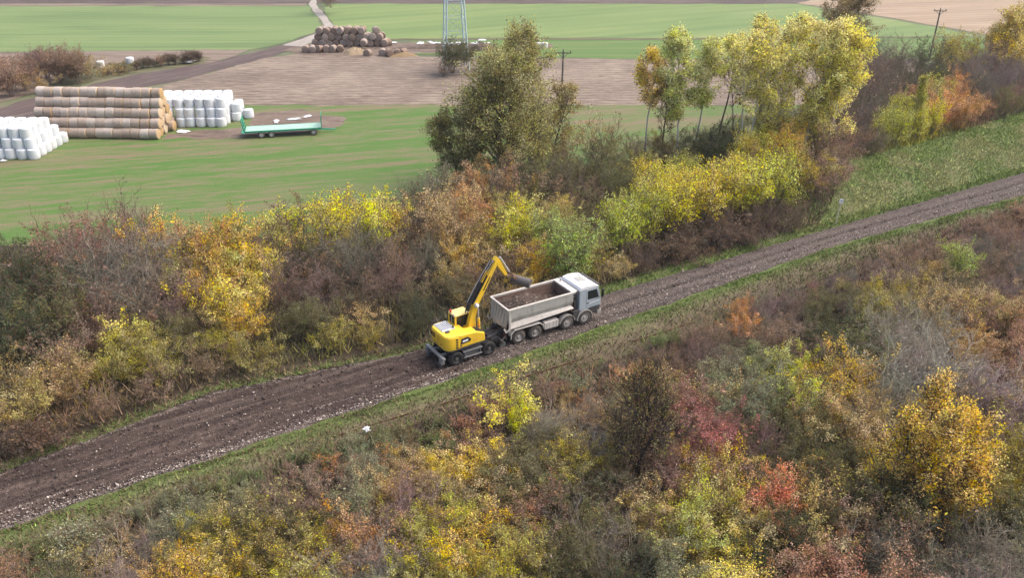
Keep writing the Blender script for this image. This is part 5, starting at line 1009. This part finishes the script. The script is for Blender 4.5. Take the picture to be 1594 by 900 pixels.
    m = MB(); arc = [(0.29 * cos(a), 0.32 * sin(a)) for a in np.linspace(R(70), R(268), 12)]; ari = [(0.26 * cos(a), 0.29 * sin(a)) for a in np.linspace(R(268), R(70), 12)]
    bw = 0.68; m.M = Matrix.Translation((4.72, by - 0.02, 3.16)) @ Matrix.Rotation(R(33), 4, 'Z') @ Matrix.Rotation(R(6), 4, 'X') @ Matrix.Rotation(R(52), 4, 'Y')
    m.prism(arc + [(0.17, -0.325), (0.18, -0.30)] + ari, -bw, bw)
    for s in (-1, 1): m.prism(arc + [(0.17, -0.31), (0.20, 0.2)], s * bw - 0.02, s * bw + 0.02)
    m.build('ditching_bucket', paint('bucket_grey', (0.085, 0.08, 0.08), 0.55, 0.7, (0.15, 0.12, 0.10)), stk)
    return t
make_excavator()

# ------------------------------------------------------------------ bales
def straw_bale_mesh(name, L, D, side, end, seed):
    r = random.Random(seed); m = MB(); n = 22; prof = [(0.02, -L / 2 - 0.0), (D * 0.43, -L / 2 - 0.012), (D * 0.485, -L / 2 + 0.02)]
    k = 9
    for i in range(k): prof.append((D / 2 * (1 + r.gauss(0, 0.012)), -L / 2 + 0.06 + (L - 0.12) * i / (k - 1)))
    prof += [(D * 0.485, L / 2 - 0.02), (D * 0.43, L / 2 + 0.012), (0.02, L / 2)]
    m.lathe(prof, 'x', n)
    m.v = [(x, y * (1 + r.gauss(0, 0.012)), z * (1 + r.gauss(0, 0.012)) - (0.03 if z < -D * 0.4 else 0)) for x, y, z in m.v]
    me = bpy.data.meshes.new(name); me.from_pydata(m.v, [], m.f); me.materials.append(side); me.materials.append(end)
    NP = len(prof) - 1; mi = []
    for q in range(NP): mi += [1 if q < 2 or q >= NP - 2 else 0] * n
    me.polygons.foreach_set('material_index', mi)
    import bmesh
    bm = bmesh.new(); bm.from_mesh(me); bmesh.ops.recalc_face_normals(bm, faces=bm.faces); bm.to_mesh(me); bm.free()
    me.polygons.foreach_set('use_smooth', [True] * len(me.polygons)); me.set_sharp_from_angle(angle=R(50)); return me
ORD = ['first', 'second', 'third', 'fourth', 'fifth', 'sixth', 'seventh', 'eighth', 'ninth', 'tenth', 'eleventh', 'twelfth', 'thirteenth', 'fourteenth', 'fifteenth', 'sixteenth']
def od(i, n): return 'leftmost' if i == 0 else 'rightmost' if i == n - 1 else ORD[i] + ' from the left'
SB = [straw_bale_mesh('straw_bale', 1.09, 1.28, STRAW, STRAWE, 50 + i) for i in range(4)]
def near_straw_stack():
    rr = random.Random(4); a = Vector(G(248, 218)); b = Vector(G(104, 216)); ang = math.atan2(a.y - b.y, a.x - b.x)
    a = Vector(G(245, 218)); u = Vector((cos(ang), sin(ang))); v = Vector((-sin(ang), cos(ang))); D, L = 1.26, 1.08; N = 14; rows = 5
    rown = ['bottom', 'second', 'third', 'fourth', 'top']
    for k in range(5):
        z = D * 0.49 + k * D * 0.87; nd = rows - k
        for j in range(nd):
            for i in range(N):                                       # i from the right-hand end
                if 0 < j and i > 1 and j < nd - 1: continue          # nothing can be seen of the inner ones
                p = a + u * (-(i + 0.5) * (L + 0.02) + rr.gauss(0, 0.02) + (rr.gauss(0, 0.10) if i == 0 else 0) + (0.45 if (k, j, i) == (0, 3, 0) else 0)) + v * (D * 0.5 + j * D * 1.0 + k * D * 0.5 + rr.gauss(0, 0.05))
                o = link(bpy.data.objects.new('straw_bale', rr.choice(SB))); o.location = (p.x, p.y, z + rr.gauss(0, 0.025)); o.rotation_euler = (rr.gauss(0, 0.1), rr.gauss(0, 0.02), ang + rr.gauss(0, 0.03) + (pi if rr.random() < .5 else 0))
                if j == 0: lb = f'{od(N - 1 - i, N)} straw bale, {rown[k]} layer, long front of the brown stack'
                elif i < 2: lb = f'straw bale in the {rown[k]} layer, {"outer" if i == 0 else "inner"} end, {ORD[j]} back from the front'
                else: lb = f'{od(N - 1 - i, N)} straw bale, {rown[k]} layer, far side of the brown stack'
                tag(o, lb, 'straw bale', 'round straw bales in the long pyramid stack')
near_straw_stack()
def film_bale_mesh(seed, D=1.28, Hh=1.17):
    r = random.Random(seed); m = MB(); n = 24; prof = [(0.001, 0.0), (D * 0.44, 0.0), (D * 0.485, 0.05)]
    for i in range(5): prof.append((D / 2 * (1.0 + 0.02 * sin(pi * i / 4) + r.gauss(0, 0.008)), 0.10 + (Hh - 0.22) * i / 4))
    prof += [(D * 0.49, Hh - 0.06), (D * 0.44, Hh - 0.005), (D * 0.2, Hh + 0.02 * r.random()), (0.001, Hh - 0.01)]
    m.lathe(prof, 'z', n); m.v = [(x * (1 + r.gauss(0, 0.008)), y * (1 + r.gauss(0, 0.008)), z) for x, y, z in m.v]
    me = bpy.data.meshes.new('wrapped_bale'); me.from_pydata(m.v, [], m.f); me.materials.append(WRAP)
    me.polygons.foreach_set('use_smooth', [True] * len(me.polygons)); me.set_sharp_from_angle(angle=R(60)); return me
FB = [film_bale_mesh(70 + i) for i in range(5)]
def film_stack(corner, ang, N, rows, layers, word, cut):
    """corner: front right-hand bottom corner; rows back from the front; every layer steps back a little at the right end"""
    rr = random.Random(N * 3); u = Vector((cos(ang), sin(ang))); v = Vector((-sin(ang), cos(ang))); D, Hh = 1.30, 1.17; c = Vector(corner)
    ln = ['bottom', 'middle', 'top']
    for k in range(layers):
        for j in range(rows - (k > 0) * 0):
            n0 = cut(k, j)
            for i in range(n0, N):
                if j > 0 and i > n0 + 1 and k < layers - 1: continue
                p = c + u * (-(i + 0.5 + (0.28 * k if word == 'nearer' else 0)) * D + rr.gauss(0, 0.05)) + v * ((j + 0.5) * D * 0.98 + k * 0.30 + rr.gauss(0, 0.04))
                o = link(bpy.data.objects.new('wrapped_bale', rr.choice(FB))); o.location = (p.x, p.y, k * Hh * 0.985); o.rotation_euler = (rr.gauss(0, 0.02), rr.gauss(0, 0.03), rr.random() * 6.28)
                w_ = rr.uniform(0.95, 1.04); o.scale = (w_, w_, 1)
                lb = f'{ORD[min(15, i - n0)]} white wrapped bale from the right, {ln[k]} layer, {ORD[j]} row of the {word} stack'
                tag(o, lb, 'wrapped bale', f'white wrapped bales of the {word} stack')
p0 = Vector(G(58, 250)); p1 = Vector(G(0, 250))
film_stack(Vector(G(60, 249)), R(-1), 9, 6, 3, 'nearer', lambda k, j: (0, 0, 0)[k] if j < 6 - k else 9)
film_stack(Vector(G(352, 198)), R(1.5), 11, 4, 3, 'farther', lambda k, j: -(((0, 0, 1, 2)[j]) if k == 0 else (0, 0, 1, 1)[j] if k == 1 else 0))
for (px, py), lb in [((157, 104), 'lone white wrapped bale by the weeds near the reddish far bushes'), ((203, 98), 'lone white wrapped bale at the end of the low dark hedge')]:
    o = link(bpy.data.objects.new('wrapped_bale', FB[0])); x, y = G(px, py); o.location = (x, y, 0); o.scale = (1.0, 1.0, 0.85); tag(o, lb, 'wrapped bale')
for (px, py), lb in [((838, 74), 'white wrapped bale beside the big olive tree, on the young crop side'), ((848, 74), 'second white wrapped bale beside the big olive tree, nearer the pole')]:
    o = link(bpy.data.objects.new('wrapped_bale', FB[1])); x, y = G(px, py); o.location = (x, y, 0); o.scale = (0.9, 0.9, 0.8); tag(o, lb, 'wrapped bale')
OB = [straw_bale_mesh('hay_bale', 1.2, 1.26, OLDST, OLDSTE, 90 + i) for i in range(4)]
def far_bales():
    rr = random.Random(9); D = 1.24; a = Vector(G(486, 73)); u = Vector((1, 0.02)).normalized(); v = Vector((-u.y, u.x))
    def put(p, z, lb, rz, tilt=0.0):
        o = link(bpy.data.objects.new('hay_bale', rr.choice(OB))); o.location = (p.x, p.y, z); o.rotation_euler = (rr.random() * 6.28, tilt + rr.gauss(0, 0.06), rz)
        tag(o, lb, 'hay bale', 'weathered round hay bales of the far yard')
    ln = ['bottom', 'middle', 'top', 'uppermost']; cnt = [11, 10, 7]; off = [0, 0.35, 0.75]
    for k in range(3):
        for j in range(2):
            for i in range(cnt[k]):
                p = a + u * ((i + 0.5 + off[k] + (0.12 * j)) * D + rr.gauss(0, 0.08)) + v * ((j + 0.5) * 1.2 + rr.gauss(0, 0.15))
                put(p, D * 0.5 + k * D * 0.88 + rr.gauss(0, 0.05), f'{od(i, cnt[k])} weathered hay bale, {ln[k]} layer, {ORD[j]} row of the far heap', pi / 2 + rr.gauss(0, 0.12))
    put(a + u * (9.35 * D) + v * 1.0, D * 0.5 + 2.0 * D * 0.88, 'single weathered hay bale perched apart on top of the far heap, pylon side', pi / 2 + 0.4)
    put(a + u * (10.9 * D) + v * 1.2, D * 0.46, 'collapsed pale hay bale at the end of the far heap by the plastic', 0.6)
    b = Vector(G(470, 82))
    for i in range(6): put(b + u * ((i + 0.5) * D * 0.97) + v * rr.gauss(0.6, 0.1), D * 0.48, f'{od(i, 6)} hay bale of the six lying in front of the far heap', pi / 2 + rr.gauss(0, 0.25))
    for (px, py), lb, h in [((567, 76), 'loose weathered hay bale perched on the straw heap', 1.15), ((573, 86), 'slumped hay bale lying before the loose straw heap', 0.45), ((596, 86), 'hay bale left of the pair beyond the straw heap', 0.6), ((606, 87), 'hay bale right of the pair beyond the straw heap', 0.6), ((619, 86), 'broken pale hay bale shedding straw', 0.5), ((628, 85), 'last weathered hay bale towards the white plastic', 0.5)]:
        put(Vector(G(px, py)), h, lb, pi / 2 + rr.gauss(0, 0.5), rr.gauss(0, 0.1))
far_bales()
def mound(name, px, py, rx, ry, h, mat, label, cat, seed=0, kind=None):
    x, y = G(px, py); V = []; n1, n2 = 10, 22; rr = random.Random(seed)
    for i in range(n1 + 1):
        f = i / n1
        for j in range(n2):
            a = 2 * pi * j / n2; k = 1 + 0.18 * sin(3 * a + seed) + 0.1 * sin(7 * a + 2 * seed); V.append((x + cos(a) * rx * f * k, y + sin(a) * ry * f * k, h * (1 - f ** 1.7) * (1 + rr.gauss(0, 0.12)) - 0.03))
    F = [(i * n2 + j, i * n2 + (j + 1) % n2, (i + 1) * n2 + (j + 1) % n2, (i + 1) * n2 + j) for i in range(n1) for j in range(n2)]
    o = link(bpy.data.objects.new(name, np_mesh(name, V, F, mat))); return tag(o, label, cat, None, kind)
LOOSE = straw_mat('loose_straw', (0.20, 0.14, 0.085), (0.42, 0.32, 0.20))
DEBR = paint('dark_debris', (0.10, 0.075, 0.06), 0.9, 0.6, (0.24, 0.19, 0.16))
mound('straw_heap', 553, 83, 2.2, 1.5, 1.1, LOOSE, 'loose golden straw heap in front of the far bale heap', 'straw heap', 1)
mound('straw_heap', 625, 86, 2.6, 1.3, 0.7, LOOSE, 'flat pale straw heap around the broken far bales', 'straw heap', 2)
mound('earth_mound', 680, 74, 8.5, 1.4, 0.7, DEBR, 'long low dark mound of earth and debris under the pylon', 'earth mound', 3)
mound('earth_mound', 748, 77, 3.2, 1.6, 1.3, DEBR, 'short dark rubbish mound with white plastic on top', 'earth mound', 4)
mound('earth_mound', 845, 72, 2.2, 1.2, 0.8, DEBR, 'small dark mound behind two white bales on the crop strip', 'earth mound', 5)
def plastic(px, py, z, sx, sy, label, seed, name='plastic_sheet'):
    rr = np.random.default_rng(seed); n = 12; V = []
    for i in range(n):
        for j in range(n):
            u, v = i / (n - 1) - 0.5, j / (n - 1) - 0.5; k = 1 + 0.3 * sin(5 * u + seed) * cos(4 * v); V.append((u * sx * k, v * sy * (1 + 0.35 * sin(6 * u + seed)), 0.06 + abs(rr.normal(0, 0.13)) * (1 - 2 * max(abs(u), abs(v)) * 0.8)))
    F = [(i * n + j, (i + 1) * n + j, (i + 1) * n + j + 1, i * n + j + 1) for i in range(n - 1) for j in range(n - 1)]
    me = np_mesh(name, V, F, WRAP); o = link(bpy.data.objects.new(name, me)); x, y = G(px, py); o.location = (x, y, z); o.rotation_euler = (0, 0, seed * 0.7)
    sd = o.modifiers.new('thickness', 'SOLIDIFY'); sd.thickness = 0.02; return tag(o, label, 'plastic sheet')
for i, (px, py, z, sx, sy, lb) in enumerate([(612, 67, 0.1, 1.6, .8, 'crumpled white plastic at the end of the far bale heap'), (655, 72, 0.6, 2.2, 1.0, 'white plastic lying on the dark mound before the pylon'), (672, 71, 0.6, 2.6, 0.8, 'long white plastic strip on the dark mound, pylon side'), (690, 72, 0.55, 3.4, 1.2, 'broad white plastic sheet on the mound beneath the pylon'), (712, 70, 0.4, 2.6, 1.0, 'white plastic sheet on the mound just past the pylon'), (742, 76, 1.05, 1.6, 1.4, 'white plastic bundle low on the rubbish mound'), (750, 72, 1.15, 1.4, 1.2, 'white plastic bundle on top of the rubbish mound'), (758, 74, 0.8, 0.9, 1.2, 'narrow white plastic bundle on the flank of the rubbish mound'),
                                                (284, 205, 0.03, 1.3, 1.0, 'crumpled white film on the grass at the foot of the straw stack'), (290, 206, 0.03, 1.0, 0.6, 'smaller white film scrap next to the crumpled one by the straw stack'), (296, 98, 0.3, 1.5, 1.2, 'torn white film caught in the low dark far hedge'), (572, 678, 0.35, 0.45, 0.35, 'small white rag in the weeds beside the rusty rail'), (6, 251, 0.03, 0.8, 0.5, 'scrap of white film on the mud before the nearer wrapped stack'), (457, 186, 0.03, 1.8, 0.7, 'pale film scrap on the mud behind the green trailer'), (478, 182, 0.03, 1.4, 0.6, 'pale film scrap on the mud close to the trailer headboard'), (430, 190, 0.03, 1.6, 0.6, 'pale film scrap on the mud behind the trailer middle')]):
    plastic(px, py, z, sx, sy, lb, i + 1)

# ------------------------------------------------------------------ flat bale trailer
def trailer():
    a = Vector(G(407, 215)); b = Vector(G(496, 210)); ang = math.atan2(b.y - a.y, b.x - a.x); L = (b - a).length
    t = thing('flat_trailer', 'green flatbed bale trailer with three axles standing empty on the mud', 'trailer', (a.x, a.y, 0.02), ang)
    wd = 2.3; x0, x1, z = -2.0 + 0.2, L + 0.35, 0.90
    m = MB(); m.box(((x0 + x1) / 2, wd / 2, z), (x1 - x0, wd, 0.06)); m.build('deck', DECK, t)
    m = MB()
    for y in (0.0, wd): m.box(((x0 + x1) / 2, y, z - 0.08), (x1 - x0, 0.08, 0.22))
    for y in (0.75, 1.55): m.box(((x0 + x1) / 2, y, z - 0.2), (x1 - x0 - 0.2, 0.1, 0.26))
    for x in np.arange(x0 + 0.3, x1, 0.9): m.box((x, wd / 2, z - 0.1), (0.07, wd, 0.12))
    m.build('frame', GREENP, t)
    for x, lean in ((x0 - 0.1, -0.18), (x1 + 0.05, 0.05)):
        m = MB()
        for y in (0.08, wd - 0.08, wd / 2): m.bar((x, y, z - 0.1), (x + lean * 1.6, y, z + 1.45), 0.10, 0.12)
        for f in (0.35, 0.75, 1.15, 1.45): m.bar((x + lean * f, 0.05, z + f), (x + lean * f, wd - 0.05, z + f), 0.05, 0.14)
        m.build('headboard', GREENP, t)
    m = MB(); m.box((x0 - 0.25, wd / 2, z - 0.22), (0.5, wd, 0.05))
    for y in (0.05, wd - 0.05): m.bar((x0 - 0.5, y, z - 0.25), (x0 - 0.5, y, z + 0.25), 0.05, 0.05)
    m.bar((x0 - 0.5, 0, z + 0.25), (x0 - 0.5, wd, z + 0.25), 0.05, 0.05); m.build('rear_platform', GREENP, t)
    for x in (0.0 + 0.05, 1.25, L - 0.55):
        for s, y in ((-1, 0.12), (1, wd - 0.12)): wheel(t, x, y, 0.40, 0.36, s, paint('white_hub', (0.55, 0.55, 0.53), 0.5, 0.4), tyre=TYRE)
        m = MB(); m.cyl((x, 0.2, 0.4), (x, wd - 0.2, 0.4), 0.06); m.box((x, wd / 2, 0.58), (0.5, 1.4, 0.12)); m.build('axle', DARK, t)
    m = MB(); m.bar((L - 0.4, wd / 2 - 0.4, 0.5), (L + 2.2, wd / 2, 0.3), 0.08, 0.1); m.bar((L - 0.4, wd / 2 + 0.4, 0.5), (L + 2.2, wd / 2, 0.3), 0.08, 0.1); m.build('drawbar', GREENP, t)
trailer()

# ------------------------------------------------------------------ poles, pylon, sign, rails
def pole(px, py, ytop, label, lean):
    h = height_for(px, py, ytop); x, y = G(px, py); t = thing('utility_pole', label, 'utility pole', (x, y, ground_z(x, y) - 0.1), 0); t.rotation_euler = (0, lean, 0)
    m = MB(); m.cyl((0, 0, 0), (0, 0, h), 0.15, 0.10, 12); m.build('post', POLEM, t, True)
    m = MB(); m.box((0, 0, h - 0.25), (2.0, 0.10, 0.12)); m.bar((-0.6, 0.02, h - 0.3), (0, 0.02, h - 0.9), 0.05, 0.05); m.bar((0.6, 0.02, h - 0.3), (0, 0.02, h - 0.9), 0.05, 0.05); m.build('crossarm', POLEM, t)
    for xx in (-0.9, 0.0, 0.9):
        m = MB(); m.lathe([(0.03, 0), (0.07, 0.06), (0.04, 0.10), (0.07, 0.16), (0.02, 0.24), (0.001, 0.24)], 'z', 10, (xx, 0, h - 0.19 if xx else h)); m.build('insulator', DARK, t, True)
pole(873, 192, 78, 'brown wooden utility pole beside the big olive tree at the stubble edge', R(0.5))
pole(1443, 108, 28, 'brown wooden utility pole rising from the bushes by the dry maize', R(1.0))
def pylon():
    x, y = G(709, 108); t = thing('lattice_pylon', 'grey-blue steel lattice pylon rising out of the frame behind the far bales', 'pylon', (x, y + 1.2, 0), R(13))
    b0, b1, Ht = 1.85, 0.75, 24.0
    def half(z): return b0 + (b1 - b0) * z / Ht
    C4 = ((-1, -1), (1, -1), (1, 1), (-1, 1))
    for sx, sy in C4:
        m = MB(); m.bar((sx * half(0), sy * half(0), -0.1), (sx * half(Ht), sy * half(Ht), Ht), 0.16, 0.16); m.build('leg', GALV, t)
    zs = [0, 3.4, 5.6, 8.0, 10.4, 12.8, 15.2, 17.6, 20, 22, 24]
    for q in range(4):
        a, b = C4[q], C4[(q + 1) % 4]; m = MB()
        for k, (z0, z1) in enumerate(zip(zs[:-1], zs[1:])):
            P0 = lambda c, z: (c[0] * half(z), c[1] * half(z), z)
            if k == 0:
                for f in (0.3, 0.65): m.bar(Vector(P0(a, z0)).lerp(Vector(P0(a, z1)), f), Vector(P0(a, z1)).lerp(Vector(P0(b, z1)), 0.18 * f + 0.05), 0.05, 0.05)
            else:
                m.bar(P0(a, z0), P0(b, z1), 0.04, 0.04); m.bar(P0(b, z0), P0(a, z1), 0.04, 0.04)
            m.bar(P0(a, z1), P0(b, z1), 0.08, 0.08)
        m.build('lattice', GALV, t)
    for z, L in ((18.5, 4.5), (22.5, 3.4)):
        m = MB()
        for s in (-1, 1):
            for yy in (-0.8, 0.8): m.bar((s * half(z), yy, z), (s * L, 0, z + 0.3), 0.08, 0.08); m.bar((s * half(z), yy, z + 1.2), (s * L, 0, z + 0.3), 0.07, 0.07)
        m.build('crossarm', GALV, t)
pylon()
def sign_post():
    x, y = G(1300, 351); h = height_for(1300, 351, 309); t = thing('sign_post', 'white square marker plate on a pale slanting post at the road edge', 'sign', (x, y, 0.0), R(-14)); t.rotation_euler = (0, R(3.5), R(-14))
    m = MB(); m.cyl((0, 0, -0.1), (0, 0, h), 0.055, 0.045, 10); m.build('post', POSTM, t, True)
    m = MB(); m.box((0, -0.07, h - 0.22), (0.36, 0.03, 0.44)); p_ = m.build('plate', SIGNW, t, bevel=0.01)
    m = MB(); m.box((0.03, -0.089, h - 0.10), (0.11, 0.006, 0.05)); m.box((0.05, -0.089, h - 0.22), (0.05, 0.006, 0.12)); m.build('dark_mark', paint('mark_grey', (0.25, 0.26, 0.28), 0.5, 0.1), p_)
sign_post()
def rail(name, pts, label):
    P3 = [Vector((*G(*p), 0.0)) for p in pts]; t = MB()
    for a, b in zip(P3[:-1], P3[1:]):
        d = (b - a).normalized(); b2 = b + d * 0.02
        for z, wd, hh in ((0.035, 0.13, 0.022), (0.075, 0.022, 0.06), (0.115, 0.065, 0.035)): t.bar(a + Vector((0, 0, z)), b2 + Vector((0, 0, z + 0.0)), wd, hh)
    o = t.build(name, RAILM); return tag(o, label, 'rail')
rail('rusty_rail', [(520, 682), (600, 657), (640, 645)], 'short brown rusty rail half hidden near the white rag')
rail('rusty_rail', [(686, 632), (722, 620), (752, 611)], 'rusty rail lying in dry grass below the excavator')
rail('rusty_rail', [(815, 589), (850, 578), (905, 561)], 'rusty rail lying in dry grass below the dump truck tail')
rail('rusty_rail', [(985, 533), (1020, 522), (1082, 503)], 'rusty rail lying at the scrub edge beyond the dump truck front')

# ------------------------------------------------------------------ a name for every bush: its look and where it stands
def zone(b):
    px, py = P(b['x'], b['y'])
    u, v = road_uv(b['x'], b['y'])
    if b['y'] > 95 and px < 340: return 'beside the dirt track'
    if b['y'] > 115 and px < 800: return 'under the pylon' if px > 600 else 'beside the pale field lane'
    if v > 0:
        f = (v - road_hi(u)) / max(1, (interp([(-40, 26), (0, 27), (20, 30), (40, 34), (90, 30)], u)))
        d = 'at the road edge' if f < 0.22 else 'along the meadow' if f > 0.62 else 'mid thicket'
        w_ = 'well before the excavator' if u < -25 else 'before the excavator' if u < -6 else 'behind the excavator' if u < 4 else 'behind the truck' if u < 13 else 'near the sign post' if u < 38 else 'above the grassy bank'
        return f'{d} {w_}'
    d = 'near the grass verge' if v > road_lo(u) - 9 else 'deep in the scrub'
    w_ = 'at the scraped earth' if u < -14 else 'below the excavator' if u < 2 else 'below the truck' if u < 14 else 'beyond the truck' if u < 30 else 'across from the bank'
    return f'{d} {w_}'
LOOK = {'leafy': 'leafy', 'sparse': 'thin-leaved', 'bare': 'bare', 'willow': 'finely leaved', 'low': 'ground-hugging', 'upright': 'slender'}
groups = {}
for b in BUSHES: groups.setdefault((b['kind'], b['col'], zone(b)), []).append(b)
for (k, c, z), L in groups.items():
    L.sort(key=lambda b: P(b['x'], b['y'])[0]); n = len(L); noun = L[0]['nm'].replace('_', ' ').replace('dense bush', 'bush').replace('leafy bush', 'bush').replace('low bush', 'bush')
    if k in ('bare',): noun = 'bush'
    for i, b in enumerate(L):
        n_ = n; lead = '' if n == 1 else ('left of two ' if i == 0 else 'right of two ') if n == 2 else f'{"leftmost" if i == 0 else "rightmost" if i == n - 1 else ORD[min(15, i)] + " from left"} '
        tag(b['o'], f'{lead}{WORD[c]} {LOOK[k]} {noun}{"es" if n > 1 and noun.endswith("sh") else "s" if n > 1 else ""} {z}', 'bush' if k != 'upright' else 'sapling', f'{WORD[c]} {LOOK[k]} bushes {z}')

# ------------------------------------------------------------------ thin autumn haze over the whole place
def haze():
    m = MB(); m.box((0, 1200, 21.5), (3300, 2900, 45)); mt = bpy.data.materials.new('haze'); mt.use_nodes = True; t = mt.node_tree
    for n in list(t.nodes): t.nodes.remove(n)
    o = t.nodes.new('ShaderNodeOutputMaterial'); v = t.nodes.new('ShaderNodeVolumePrincipled'); v.inputs['Color'].default_value = (0.86, 0.90, 0.95, 1); v.inputs['Density'].default_value = 0.0002; v.inputs['Anisotropy'].default_value = 0.2
    t.links.new(v.outputs[0], o.inputs['Volume']); tag(m.build('haze', mt), kind='stuff')
haze()
